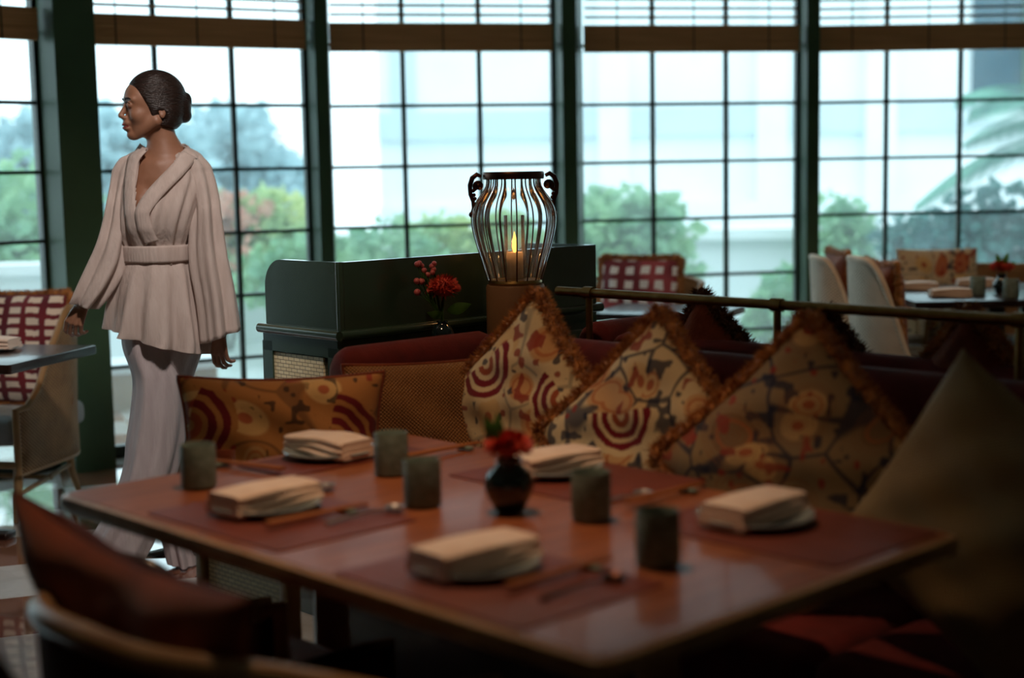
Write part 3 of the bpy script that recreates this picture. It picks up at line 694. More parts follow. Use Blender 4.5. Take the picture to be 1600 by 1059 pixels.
for sg in (-1, 1):
    dx, dy = sg * 1.0, 0.08 * sg
    def hp(r, z): return (r * dx, r * dy, z - Z0)
    pts = []
    for i in range(15):      # upper curl
        a = R(-60 + i * 32); q = .017 * (1 - i / 19); pts.append((.113 + q * math.cos(a), 1.372 + q * math.sin(a)))
    pts = pts[::-1]
    arc = [(.104, 1.402), (.118, 1.409), (.133, 1.398), (.141, 1.375), (.140, 1.345), (.132, 1.322), (.131, 1.300), (.137, 1.285)] if sg < 0 else [(.104, 1.402), (.118, 1.409), (.133, 1.398), (.141, 1.375), (.139, 1.345), (.130, 1.322), (.128, 1.300), (.131, 1.285)]
    hd = MB(); hd.tube([hp(*q) for q in arc], [.006, .0078, .0085, .008, .007, .0065, .006, .005], 8); hd.tube([hp(*q) for q in pts], .0055, 8)
    hd.sphere(hp(.113, 1.372), .0115, 8); hd.sphere(hp(.137 if sg < 0 else .131, 1.280), .010, 8)
    for (r, z) in ((.131, 1.357), (.129, 1.343), (.126, 1.331)): hd.sphere(hp(r, z), .0065, 8)
    hd.build('scroll_handle', M['bronze'], hl)
MB().lathe([(.034, 1.067 - Z0), (.034, 1.275 - Z0)], n=32, caps=False).build('inner_glass', M['lamp_glass'], hl)
cd = thing('candle', 'lit cream candle inside the glass lamp', 'candle', (LX, LY, 1.068))
MB().lathe([(.0, 0), (.026, 0), (.027, .004), (.027, .082), (.024, .087), (.006, .083), (0, .083)], n=28, caps=False).build('wax', M['wax'], cd)
MB().lathe([(.0, .084), (.0055, .09), (.0085, .102), (.0085, .113), (.006, .128), (.003, .143), (.0, .155)], n=16, caps=False).build('flame', M['flame'], cd)
lamp('candle_light', 'POINT', (LX, LY, 1.068 + .12), .9, (1, .45, .15), .01)

# ---- flowers
def sprig_petals(b, c, r, n, rng, w=.0035, up=0.0):
    for _ in range(n):
        q = rng.normal(size=3); q[2] = abs(q[2]) * 1.1 - .35; q /= np.linalg.norm(q); d = Vector(q)
        p0 = Vector(c) + Vector((q[0] * r[0], q[1] * r[0], q[2] * r[1])) * .6; p1 = Vector(c) + Vector((q[0] * r[0], q[1] * r[0], q[2] * r[1])) * rng.uniform(.95, 1.12) + Vector((0, 0, up))
        s = d.orthogonal().normalized() * w; b.add([p0 - s, p0 + s, (p0 + p1) / 2 + s * .9, p1, (p0 + p1) / 2 - s * .9], [(0, 1, 2, 3, 4)])
def leafblade(b, p0, p1, w, bend=.01):
    p0, p1 = Vector(p0), Vector(p1); d = p1 - p0; s = d.cross(Vector((0.3, 1, 0.1))).normalized(); n_ = d.cross(s).normalized(); L_ = []; R_ = []
    vs = []; N = 9
    for i in range(N):
        t = i / (N - 1); c = p0 + d * t + n_ * bend * math.sin(PI * t); ww = w * math.sin(PI * min(1, t * .92 + .06)); vs += [c - s * ww, c + n_ * ww * .25, c + s * ww]
    b.add(vs, [(3 * i + k, 3 * i + k + 1, 3 * i + k + 4, 3 * i + k + 3) for i in range(N - 1) for k in (0, 1)])
VX, VY, _ = T(3.03, 3.50)
vs_ = thing('flower_vase', 'small dark glazed vase on the ledge left of the glass lamp', 'vase', (VX, VY, .882), 0, 'dark glazed vases')
MB().lathe([(.0, 0), (.026, 0), (.036, .014), (.038, .03), (.03, .05), (.016, .062), (.018, .07), (.014, .068), (.012, .05), (.0, .02)], n=28, caps=False).build('vase_body', M['navy_glaze'], vs_)
FS = 1.55
fl = thing('pincushion_flower', 'round orange red pincushion flower in the small vase on the ledge', 'flower', (VX, VY, .905))
b = MB(); b.sphere((.004, 0, .10), (.026, .026, .020), 10); sprig_petals(b, (.004, 0, .098), (.034, .028), 420, RNG, .0016); b.build('flower_head', M['petal'], fl)
MB().tube([(0, 0, .0), (.0, .0, .05), (.004, 0, .09)], .003, 8).build('stem', M['leaf'], fl)
b = MB(); leafblade(b, (.01, 0, .05), (.06, -.01, .065), .012); leafblade(b, (.0, 0, .045), (-.03, -.02, .05), .010); b.build('leaf', M['leaf'], fl)
fl.scale = (FS, FS, FS)
bs = thing('berry_sprig', 'sprig of small pink berries beside the pincushion flower', 'flower', (VX, VY, .905))
b = MB(); st = MB(); rng = np.random.default_rng(4)
for k in range(16):
    q = (-.045 + rng.uniform(-.025, .035), rng.uniform(-.025, .01), .105 + rng.uniform(-.03, .045)); b.sphere(q, .0062 + rng.uniform(-.001, .001), 7); st.tube([(0, 0, .03), (q[0] * .5, q[1] * .5, .07), q], .0012, 5)
b.build('berries', M['berry'], bs); st.build('stem', M['leaf'], bs); bs.scale = (FS, FS, FS)

# ============================================================ DINING TABLE AND SETTINGS
tb = thing('dining_table', 'long polished brown table laid for five in front of the banquette', 'table', T(1.91, 2.13, 0), RZ_A)
def rrect(w, h, r, n=8):
    P = []
    for sx, sy, a0 in ((1, 1, 0), (-1, 1, PI / 2), (-1, -1, PI), (1, -1, 1.5 * PI)):
        for k in range(n + 1): a = a0 + PI / 2 * k / n; P.append((sx * (w / 2 - r) + r * math.cos(a), sy * (h / 2 - r) + r * math.sin(a)))
    return P
def slab_top(w, h, r, z0, z1, e, b=None):
    b = b or MB(); vs = []; N = 0; prof = [(e, z0), (e * .3, z0 + e * .3), (0, (z0 + z1) / 2), (e * .3, z1 - e * .3), (e, z1)]
    for ins, z in prof:
        P = rrect(w - 2 * ins, h - 2 * ins, r - ins * .5); N = len(P); vs += [(x, y, z) for x, y in P]
    fs = [(i * N + j, i * N + (j + 1) % N, (i + 1) * N + (j + 1) % N, (i + 1) * N + j) for i in range(4) for j in range(N)]
    fs.append(tuple(range(N))[::-1]); fs.append(tuple(4 * N + j for j in range(N))); return b.add(vs, fs)
TW, TL = .975, 1.60
slab_top(TW, TL, .035, .712, .7485, .012).build('table_edge', M['wood_edge'], tb)
b = MB(); P = rrect(TW - .03, TL - .03, .03); n = len(P); b.add([(x, y, .749) for x, y in P] + [(x, y, .75) for x, y in P], [tuple(range(n, 2 * n))] + [(i, (i + 1) % n, n + (i + 1) % n, n + i) for i in range(n)])
b.build('tabletop', M['wood'], tb)
MB().box((0, 0, .685), (TW - .3, TL - .4, .05)).build('apron', M['wood_dark'], tb, smooth=False)
for y in (-.48, .48):
    MB().lathe([(.035, .04), (.04, .06), (.04, .6), (.06, .66)], (0, y, 0), 20).build('pedestal', M['wood_edge'], tb)
    MB().box((0, y, .02), (.55, .09, .04), bev=.015).build('foot', M['wood_edge'], tb)

def on_t(v, s, z=.75): return T(v, s, z)
def napkin_mesh(w, d, h, parent, name='napkin_roll', m=None, lay=3):
    b = MB()
    for k in range(lay):
        hh = h / lay
        def fn(u, v, k=k):
            a = 2 * PI * u; cx = math.cos(a); sx = math.sin(a); ex = math.copysign(abs(cx) ** .35, cx); ez = math.copysign(abs(sx) ** .6, sx)
            y = (v - .5) * w; dr = .004 * math.sin(6 * y / w + k); e = 1 if .02 < v < .98 else .96
            return (ex * d / 2 * e * (1 - .03 * k) + dr, y * (1 - .02 * k), hh * (k + .5) + ez * hh * .56 * e + .003 * math.sin(y * 26 + k))
        b.grid(fn, 28, 14, closed=True); n0 = len(b.v) - 28 * 14
        b.f.append(tuple(n0 + i for i in range(28))[::-1]); b.f.append(tuple(n0 + 13 * 28 + i for i in range(28)))
    return b
def plate(label, v, s, rz, dz=0.0):
    t = thing('side_plate', label, 'plate', on_t(v, s, .7528 + dz), rz, 'stoneware plates on the dining table')
    MB().lathe([(0, .0), (.06, 0), (.085, .004), (.108, .014), (.112, .018), (.110, .021), (.085, .012), (.06, .008), (0, .008)], n=56, caps=False).build('plate_dish', M['plate'], t)
    return t
def napkin(label, v, s, rz, w=.215, d=.11, h=.042):
    t = thing('folded_napkin', label, 'napkin', on_t(v, s, .7618), rz, 'folded napkins on the dining table')
    napkin_mesh(w, d, h, t).build('napkin_folds', M['linen'], t)
    return t
def placemat(label, v, s, w=.33, l=.46):
    t = thing('placemat', label, 'placemat', on_t(v, s, .7505), RZ_A, 'red leather placemats')
    slab_top(w, l, .012, 0, .0025, .001).build('mat_sheet', M['leather'], t)
def mug(label, v, s, grp='stoneware mugs on the dining table', z=.753, k=1.0):
    t = thing('stoneware_mug', label, 'mug', on_t(v, s, z), 0, grp)
    b = MB(); b.lathe([(0, 0), (.034 * k, 0), (.038 * k, .004), (.0385 * k, .03), (.038 * k, .09 * k), (.0365 * k, .0935 * k), (.0345 * k, .09 * k), (.034 * k, .012), (0, .010)], n=36, caps=False); b.build('mug_body', M['stone'], t)
    return t
def cutlery(label, v, s, rz=None, flip=1):
    t = thing('chopstick_set', label, 'chopsticks', on_t(v, s, .7535), RZ_A if rz is None else rz, 'chopsticks on the dining table')
    for x in (-.006, .006): MB().tube([(-.12, x, .012), (.12, x * .8, .010)], [.0045, .003], 8).build('chopstick', M['chop'], t)
    MB().box((.07, 0, .004), (.018, .05, .008), bev=.003).build('chopstick_rest', M['stone'], t)
    return t
def spoon(label, v, s, rz=None, m='chrome'):
    t = thing('soup_spoon', label, 'spoon', on_t(v, s, .7535), RZ_A if rz is None else rz, 'spoons on the dining table')
    MB().tube([(-.10, 0, .005), (0, 0, .010), (.05, 0, .005)], [.005, .003, .003], 8, flat=.6).build('handle', M[m], t)
    MB().lathe([(0, .0), (.012, .001), (.019, .006), (.020, .010), (.018, .009), (.011, .004), (0, .003)], (.068, 0, 0), 20, caps=False).build('bowl', M[m], t)
    return t
PL = [  # name of place, plate v,s ; napkin turn
    ('at the near side place, closest to the camera', 1.62, 1.80, RZ_B + R(-3)), ('at the near side place by the table corner next to the caned chair', 1.635, 2.44, RZ_B + R(4)),
    ('at the far end place before the orange lumbar cushion', 2.06, 2.80, RZ_A + R(4)), ('behind the red flower, on the banquette side', 2.27, 2.26, RZ_B + R(-4)),
    ('at the banquette side place nearest the olive cushion', 2.20, 1.655, RZ_B + R(2))]
for k, (nm, v, s, rz) in enumerate(PL):
    if k == 2: placemat('red placemat ' + nm, v + .0, s - .02, .42, .20)
    else: placemat('red placemat ' + nm, v + (-.01 if v < 1.9 else .0), s - .06)
    plate('grey blue plate ' + nm.replace('by the table corner ', ''), v, s, rz); napkin('folded cream napkin ' + nm.replace('by the table corner ', ''), v, s, rz)
mug('grey green mug standing alone near the left end of the table', 1.665, 2.74); mug('grey green mug behind the others, left of the red flower', 2.03, 2.53)
mug('grey green mug just left of the dark table vase', 1.875, 2.24); mug('grey green mug right of the dark table vase', 2.015, 1.905); mug('grey green mug closest to the camera', 1.855, 1.60)
cutlery('chopsticks right of the near side napkin', 1.68, 1.66); cutlery('chopsticks between the two near side places', 1.66, 2.30)
cutlery('chopsticks beside the mug at the left end', 1.84, 2.83, RZ_A + PI / 2 + .2); cutlery('chopsticks before the middle diamond cushion', 2.25, 1.92); cutlery('chopsticks behind the red flower near the far mug', 2.26, 2.62)
spoon('dark steel spoon right of the near side chopsticks', 1.66, 1.585, None, 'bronze'); spoon('steel spoon lying left of the mug beside the vase', 1.735, 2.24); spoon('steel spoon on the far mat between mug and cushions', 2.16, 1.96); spoon('steel spoon right of the napkin near the left end', 1.765, 2.50, RZ_A + .1)
VX, VY, _ = T(1.955, 2.07)
v2 = thing('flower_vase', 'round dark glazed vase in the middle of the dining table', 'vase', (VX, VY, .7505), 0, 'dark glazed vases')
MB().lathe([(.0, 0), (.024, 0), (.030, .008), (.045, .035), (.050, .055), (.045, .078), (.028, .093), (.024, .1), (.027, .107), (.022, .104), (.018, .09), (.0, .03)], n=36, caps=False).build('vase_body', M['navy_glaze'], v2)
fl = thing('protea_flower', 'blurred red protea in the dark vase on the dining table', 'flower', (VX, VY, .80))
b = MB(); b.sphere((.0, 0, .085), (.028, .028, .024), 10); sprig_petals(b, (0, 0, .083), (.048, .034), 420, RNG, .0035); b.build('flower_head', M['petal'], fl)
MB().tube([(0, 0, .0), (0, 0, .07)], .004, 8).build('stem', M['leaf'], fl)
b = MB(); leafblade(b, (-.01, 0, .08), (-.045, .0, .145), .014); leafblade(b, (-.01, 0.01, .08), (-.02, .0, .150), .012); b.build('leaf', M['leaf'], fl)

# ============================================================ CHAIRS AND OTHER TABLES
def tub_chair(label, loc, rz, w=.62, d=.60, hb=.86, ha=.47, zb=.20, seat=.42, shell='wicker', rimm='wood_pale', seatm='cushion_grey', legm=None, curve=2.6, drop=.55, st=.12, group='wicker armchairs', name='wicker_armchair', rr=.016, inner=None):
    t = thing(name, label, 'chair', loc, rz, group); legm = legm or rimm
    N = 61; path = []
    for i in range(N):
        q = i / (N - 1); a = -PI * .08 + (PI * 1.16) * q; c, s_ = math.cos(a), math.sin(a)
        x = w / 2 * math.copysign(abs(c) ** (2 / curve), c); y = d / 2 * math.copysign(abs(s_) ** (2 / curve), s_)
        path.append((x, y))
    path = [(w / 2, -d / 2)] + [(w / 2, -d / 2 + d * .13 * k) for k in (1, 2, 3)] + path[6:-6] + [(-w / 2, -d / 2 + d * .13 * k) for k in (3, 2, 1)] + [(-w / 2, -d / 2)]
    ln = [0]
    for p, q in zip(path, path[1:]): ln.append(ln[-1] + math.dist(p, q))
    def top(x, y):
        f = (y + d / 2) / d; f = max(0, min(1, (f - st) / drop)); f = f * f * (3 - 2 * f); crown = .02 * math.cos(PI * x / w) if y > d * .2 else 0
        return ha + (hb - ha) * f + crown
    def flare(z, y): return 1 + .05 * max(0, (z - seat) / .4) * (1 if y > 0 else .3)
    b = MB(); uv = []; nz = 14
    for (x, y), l in zip(path, ln):
        h = top(x, y)
        for k in range(nz):
            z = zb + (h - zb) * k / (nz - 1); f = flare(z, y); b.v.append((x * f, y * f, z)); uv.append((l, z))
    for i in range(len(path) - 1):
        for k in range(nz - 1): b.f.append((i * nz + k, (i + 1) * nz + k, (i + 1) * nz + k + 1, i * nz + k + 1))
    b.build('shell', M[shell], t, uvfn=np.array(uv), solid=.022)
    b = MB(); pts = [(x * flare(top(x, y), y), y * flare(top(x, y), y), top(x, y)) for x, y in path]
    pts = [(w / 2, -d / 2, zb)] + [(w / 2, -d / 2, (zb + ha) / 2)] + pts + [(-w / 2, -d / 2, (zb + ha) / 2), (-w / 2, -d / 2, zb)]
    b.tube(pts, rr, 10); b.build('rim', M[rimm], t)
    b = MB(); b.tube([(x, y, zb) for x, y in path], rr * .8, 8); b.tube([(w / 2, -d / 2, zb + .04), (-w / 2, -d / 2, zb + .04)], rr, 8); b.build('bottom_rail', M[rimm], t)
    MB().box((0, -.015, seat - .05), (w - .06, d - .06, .11), bev=.035).build('seat', M[seatm], t)
    for sx, sy in ((1, -1), (-1, -1), (1, 1), (-1, 1)):
        px, py = (sx * (w / 2 - .02), sy * (d / 2 - .03)) if sy < 0 else (sx * w * .34, d * .36)
        MB().tube([(px, py, zb + .04), (px, py + sy * .015, .1), (px + sx * .01, py + sy * .05, .0)], [.022, .018, .013], 10).build('leg', M[legm], t)
    st_ = MB()
    for sx in (-1, 1): st_.tube([(sx * (w / 2 - .02), -d / 2 + .02, .11), (sx * w * .34, d * .38, .13)], .011, 8)
    st_.tube([(-w * .42, 0, .12), (w * .42, 0, .12)], .011, 8); st_.build('stretcher', M[legm], t)
    return t
tub_chair('brown wicker armchair holding the striped cushion, against the wide green column', (-2.30, 6.42, 0), R(-14), w=.66, d=.66, hb=.86)
cushion('striped_cushion', 'large burgundy cushion with cream block stripes and brown fringe in the wicker armchair', (-2.24, 6.50, .425), R(-14), .56, .50, .15, 8, 0, fur='fur', pat=checks('#7a2c36', '#efe4d6', .092, stripes=True), seed=21, pinch=.04, res=150, fur_r=.016)
tub_chair('pale tall wicker chair nearer the camera, at the right table', (2.0, 7.10, 0), R(96), w=.50, d=.66, hb=.95, ha=.46, st=.70, drop=.28, shell='wicker_pale', rimm='wicker_pale', legm='wood_pale')
tub_chair('pale tall wicker chair closer to the window, at the right table', (1.97, 7.86, 0), R(92), w=.50, d=.66, hb=.91, ha=.46, st=.70, drop=.28, shell='wicker_pale', rimm='wicker_pale', legm='wood_pale')
cushion('terracotta_cushion', 'terracotta cushion with fringe on the nearer pale wicker chair', (1.83, 7.10, .425), R(96), .44, .53, .13, 5, 0, m=M['rust'], fur='fur', seed=22, fur_n=2500)
cushion('terracotta_cushion', 'terracotta cushion on the pale wicker chair closer to the window', (1.80, 7.88, .425), R(92), .44, .54, .13, 5, 0, m=M['rust'], fur='fur', seed=23, fur_n=2500)
tub_chair('tan rounded chair by the window behind the small table, holding the checked cushion', (.72, 7.86, 0), R(-24), w=.56, d=.52, hb=.80, ha=.55, shell='wicker', rimm='wood_pale', seatm='rust')
cushion('checked_cushion', 'burgundy cushion with white checks and brown fringe in front of the window', (.66, 7.76, .43), R(-24), .44, .52, .14, 10, 0, fur='fur', pat=checks('#b4565c', '#ffffff', .085), seed=24, pinch=.03)  # print colours brightened because the cushion sits against the backlight
tub_chair('brown wicker chair holding the floral bolster at the far side of the right table', (2.72, 8.33, 0), R(0), w=.85, d=.45, hb=.80, ha=.55, shell='wicker', rimm='wood_pale')
cushion('floral_bolster', 'long faded floral cushion against the far window beyond the right table', (2.42, 8.30, .42), R(0), .46, .52, .13, 6, 0, seed=25, pinch=.03,
        pat=floral([], ground='#d8c6a6', tan='#b5623f', seed=41, blossoms=.9, vine=.4))
# head chair with caned side
hc = thing('caned_chair', 'low wooden chair with caned sides at the far end of the dining table', 'chair', T(2.37, 3.18, 0), RZ_A)
for sx in (-1, 1):
    x = sx * .31
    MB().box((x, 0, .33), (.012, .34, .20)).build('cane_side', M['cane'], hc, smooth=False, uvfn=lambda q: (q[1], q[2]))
    MB().box((x, 0, .445), (.035, .38, .035), bev=.01).build('side_rail', M['wood_pale'], hc); MB().box((x, 0, .215), (.03, .38, .03), bev=.01).build('side_rail', M['wood_pale'], hc)
    for sy in (-1, 1): MB().box((x, sy * .195, .23), (.04, .045, .46), bev=.01).build('leg', M['wood_pale'], hc)
MB().box((0, 0, .475), (.62, .42, .09), bev=.035).build('seat', M['rust'], hc)
b = MB()
def bf(u, v):
    a = PI * (.0 + u); return (.335 * math.copysign(abs(math.cos(a)) ** .55, math.cos(a)), .02 + .18 * math.sin(a) ** .6, .50 + .27 * v - .05 * v * abs(math.cos(a)) ** 4)
b.grid(bf, 33, 8); b.build('backrest', M['rust'], hc, solid=.04)
# two chairs at the near long side, facing the table
tub_chair('dark round backed wooden chair nearest the camera with a draped rust cushion', T(1.31, 2.04), RZ_B + PI, w=.62, d=.56, hb=.71, ha=.58, shell='rust_deep', rimm='wood_edge', seatm='rust', legm='wood_pale', rr=.022, group='round backed dining chairs', name='dining_chair', drop=.8)
cushion('draped_cushion', 'large rust cushion, colour darkened for shade, with peaked corners over the chair nearest the camera', T(1.22, 2.11, .40), RZ_B + PI, .76, .44, .15, 12, 4, m=M['rust_deep'], seed=31, pinch=.22, dent=.03)
tub_chair('dark round backed wooden chair beside the nearest one, towards the standing woman', T(1.57, 2.53), RZ_B + PI, w=.44, d=.52, hb=.70, ha=.46, st=.62, shell='rust_deep', rimm='wood_dark', seatm='rust', legm='wood_pale', group='round backed dining chairs', name='dining_chair', drop=.34)

tub_chair('dark upholstered chair back cut off by the left frame edge', T(.74, 2.02), RZ_B + PI, w=.46, d=.44, hb=1.0, ha=.6, shell='rust_deep', rimm='wood_dark', seatm='rust_deep', group='round backed dining chairs', name='dining_chair', drop=.6)

def plain_table(label, c, rz, w, l, top='wood_dark', z=.75, name='side_table'):
    t = thing(name, label, 'table', (c[0], c[1], 0), rz)
    slab_top(w, l, .012, z - .035, z, .004).build('tabletop', M[top], t)
    for sy in (-1, 1):
        MB().box((0, sy * (l / 2 - .25), .36), (.09, .09, .68), bev=.01).build('pedestal', M['wood_dark'], t); MB().box((0, sy * (l / 2 - .25), .015), (.45, .08, .03), bev=.01).build('foot', M['wood_dark'], t)
    return t
plain_table('dark table corner at the left edge before the striped cushion', (-2.24, 5.74), R(-14) + R(33) - R(33), 1.0, .62)
plain_table('dark table laid with napkins and mugs by the right windows', (2.60, 7.62), 0, 1.28, 1.02)
plain_table('small dark table seen just beyond the rail below the checked cushion', (.74, 6.98), R(-24), .62, .55)
def far_setting(kind, label, loc, rz=0.0, grp=None):
    if kind == 'plate':
        t = thing('side_plate', label, 'plate', loc, rz, grp); MB().lathe([(0, 0), (.085, .0), (.105, .012), (.10, .014), (0, .008)], n=36, caps=False).build('plate_dish', M['plate'], t)
    if kind == 'napkin':
        t = thing('folded_napkin', label, 'napkin', loc, rz, grp); napkin_mesh(.20, .12, .04, t).build('napkin_folds', M['linen'], t)
far_setting('plate', 'grey blue plate at the corner of the left edge table', (-2.06, 5.80, .7505)); far_setting('napkin', 'folded cream napkin at the corner of the left edge table', (-2.06, 5.80, .760), R(80))
g1, g2 = 'napkins on the right table', 'mugs on the right table'
far_setting('napkin', 'folded napkin on the right table, nearer the camera', (2.20, 7.36, .752), R(85), g1); far_setting('napkin', 'folded napkin on the right table, nearer the window', (2.16, 7.80, .752), R(85), g1)
far_setting('napkin', 'folded napkin behind the mugs on the right table', (2.52, 7.96, .752), R(80), g1)
M['mat_brown'] = M['leather']
mug('dark mug on the right table left of the vase', 2.0, 2.0, g2).location = (2.36, 7.42, .7505)
mug('dark mug on the right table before the vase', 2.0, 2.0, g2).location = (2.46, 7.22, .7505)
mug('dark mug on the right table, rightmost', 2.0, 2.0, g2).location = (2.70, 7.46, .7505)
v3 = thing('flower_vase', 'small dark glazed vase among mugs on the right table', 'vase', (2.50, 7.48, .7505), 0, 'dark glazed vases')
MB().lathe([(.0, 0), (.026, 0), (.045, .03), (.045, .05), (.02, .085), (.024, .1), (.018, .09), (.0, .03)], n=28, caps=False).build('vase_body', M['navy_glaze'], v3)
fl = thing('red_flower', 'dark red flower with green leaves in the vase on the right table', 'flower', (2.50, 7.48, .80))
b = MB(); b.sphere((0, 0, .085), (.03, .03, .024), 8); sprig_petals(b, (0, 0, .085), (.06, .04), 260, RNG, .005); b.build('flower_head', M['petal'], fl)
MB().tube([(0, 0, 0), (0, 0, .08)], .004, 6).build('stem', M['leaf'], fl)
b = MB(); leafblade(b, (0, 0, .08), (.03, 0, .16), .014); leafblade(b, (0, 0, .08), (-.03, 0, .155), .014); leafblade(b, (0, 0, .08), (.07, 0, .11), .012); b.build('leaf', M['leaf'], fl)
rg = tag(MB().prism([T(*q)[:2] for q in ((.2, .2), (3.3, .2), (3.3, 3.3), (.2, 3.3))], .0005, .008).build('dark_rug', mat('dark_red_rug', '#431a18', '#35130f', rough=.95, scale=30), smooth=False), 'dark red rug under the dining table and banquette', 'rug')

# ============================================================ THE WOMAN
P0 = Vector((-1.25, 5.15, 0))
wm = thing('person', 'person in cream wrap blouse and wide white trousers walking left past the windows', 'person', P0)

class SDF:
    def __init__(s, lo, hi, h):
        s.lo = np.array(lo); s.h = h; s.n = np.ceil((np.array(hi) - s.lo) / h).astype(int) + 1
        s.g = np.full(s.n, 1.0, np.float32)
    def _win(s, lo, hi, pad):
        a = np.clip(np.floor((np.array(lo) - pad - s.lo) / s.h).astype(int), 0, s.n); b = np.clip(np.ceil((np.array(hi) + pad - s.lo) / s.h).astype(int) + 1, 0, s.n)
        if (b <= a).any(): return None, None
        ax = [s.lo[i] + s.h * np.arange(a[i], b[i]) for i in range(3)]
        return (slice(a[0], b[0]), slice(a[1], b[1]), slice(a[2], b[2])), np.meshgrid(*ax, indexing='ij')
    def _mix(s, sl, d, k, sub):
        o = s.g[sl]
        if sub: o = -o
        if k > 0: hh = np.clip(.5 + .5 * (d - o) / k, 0, 1); r = d * (1 - hh) + o * hh - k * hh * (1 - hh)
        else: r = np.minimum(o, d)
        s.g[sl] = (-r if sub else r).astype(np.float32)
    def cap(s, a, b, r1, r2=None, k=.01, sub=False):
        r2 = r1 if r2 is None else r2; a = np.array(a, float); b = np.array(b, float); m = max(r1, r2)
        sl, G = s._win(np.minimum(a, b) - m, np.maximum(a, b) + m, k + .02)
        if sl is None: return
        d = b - a; L2 = max(d @ d, 1e-9); t = np.clip(((G[0] - a[0]) * d[0] + (G[1] - a[1]) * d[1] + (G[2] - a[2]) * d[2]) / L2, 0, 1)
        q = np.sqrt((G[0] - a[0] - t * d[0]) ** 2 + (G[1] - a[1] - t * d[1]) ** 2 + (G[2] - a[2] - t * d[2]) ** 2)
        s._mix(sl, q - (r1 + (r2 - r1) * t), k, sub)
    def ell(s, c, r, k=.01, sub=False, B=None):
        c = np.array(c, float); m = max(r); sl, G = s._win(c - m, c + m, k + .02)
        if sl is None: return
        X = [G[i] - c[i] for i in range(3)]
        if B is not None: X = [sum(B[j][i] * X[i] for i in range(3)) for j in range(3)]
        k0 = np.sqrt(sum((X[i] / r[i]) ** 2 for i in range(3))); k1 = np.sqrt(sum((X[i] / r[i] ** 2) ** 2 for i in range(3)))
        s._mix(sl, np.where(k1 > 1e-6, k0 * (k0 - 1) / np.maximum(k1, 1e-6), -m), k, sub)
    def mesh(s):
        g = s.g; ins = g < 0; n = s.n - 1
        cnt = np.zeros(n, np.uint8)
        for i in (0, 1):
            for j in (0, 1):
                for k in (0, 1): cnt += ins[i:n[0] + i, j:n[1] + j, k:n[2] + k]
        act = (cnt > 0) & (cnt < 8); idx = np.argwhere(act); ids = np.full(n, -1, np.int64); ids[act] = np.arange(len(idx))
        acc = np.zeros((len(idx), 3)); num = np.zeros(len(idx))
        cs = [(i, j, k) for i in (0, 1) for j in (0, 1) for k in (0, 1)]
        val = {c: g[idx[:, 0] + c[0], idx[:, 1] + c[1], idx[:, 2] + c[2]] for c in cs}
        for a in cs:
            for ax in range(3):
                if a[ax] == 0:
                    b = list(a); b[ax] = 1; b = tuple(b); va, vb = val[a], val[b]; m = (va < 0) != (vb < 0)
                    t = np.where(m, va / np.where(m, va - vb, 1), 0); p = np.array(a, float)[None] * np.ones((len(idx), 1)); p[:, ax] = t
                    acc[m] += p[m]; num += m
        V = (idx + acc / np.maximum(num, 1)[:, None]) * s.h + s.lo; F = []
        for ax in range(3):
            b, c = (ax + 1) % 3, (ax + 2) % 3
            sl0 = [slice(None)] * 3; sl1 = [slice(None)] * 3; sl0[ax] = slice(0, -1); sl1[ax] = slice(1, None)
            ch = ins[tuple(sl0)] != ins[tuple(sl1)]; e = np.argwhere(ch)
            e = e[(e[:, b] > 0) & (e[:, c] > 0) & (e[:, b] < n[b]) & (e[:, c] < n[c])]
            def off(db, dc): q = e.copy(); q[:, b] -= db; q[:, c] -= dc; return ids[q[:, 0], q[:, 1], q[:, 2]]
            q = np.stack([off(1, 1), off(0, 1), off(0, 0), off(1, 0)], 1); fl = ins[e[:, 0], e[:, 1], e[:, 2]]
            q[~fl] = q[~fl][:, ::-1]; F.append(q)
        return V, np.concatenate(F)
    def build(s, name, m, parent, relax=1):
        V, F = s.mesh(); me = bpy.data.meshes.new(name); me.from_pydata(V.tolist(), [], F.tolist()); me.materials.append(m)
        me.polygons.foreach_set('use_smooth', [True] * len(me.polygons)); me.update()
        o = bpy.data.objects.new(name, me); COL.objects.link(o); o.parent = parent
        if relax: md = o.modifiers.new('relax', 'SMOOTH'); md.iterations = relax; md.factor = .5
        return o

# head frame: f forward, l left of the face, u up
HA = R(24); HC = np.array((.020, .0, 1.666))
hf = np.array((-math.cos(HA), -math.sin(HA), .02)); hf /= np.linalg.norm(hf); hu = np.array((0, 0, 1.)) - hf * hf[2]; hu /= np.linalg.norm(hu); hl_ = np.cross(hu, hf)
HB = [hf, hl_, hu]
def H(x, y, z): return HC + hf * x + hl_ * y + hu * z
body = SDF((-.36, -.22, -.01), (.36, .26, 1.83), .003)
E_ = lambda c, r, k=.012, sub=False: body.ell(H(*c), r, k, sub, HB)
K_ = lambda a, b, r1, r2=None, k=.01, sub=False: body.cap(H(*a), H(*b), r1, r2, k, sub)
E_((-.014, 0, .022), (.093, .073, .090), 0); E_((.032, 0, -.030), (.056, .056, .078), .02); E_((.050, 0, .025), (.042, .058, .05), .02)
for y in (-1, 1):
    K_((-.004, y * .054, -.055), (.060, y * .012, -.103), .019, .013, .022); E_((.056, y * .040, -.035), (.022, .017, .020), .02)
E_((.070, 0, -.102), (.017, .019, .015), .012)
for y in (-1, 1): E_((.094, y * .032, -.001), (.017, .017, .012), .012, True)
K_((.083, .010, .019), (.071, .048, .017), .008, .007, .01); K_((.083, -.010, .019), (.071, -.048, .017), .008, .007, .01)
K_((.084, 0, .004), (.106, 0, -.036), .0065, .0095, .009); E_((.094, .010, -.043), (.011, .008, .007), .005); E_((.094, -.010, -.043), (.011, .008, .007), .005)
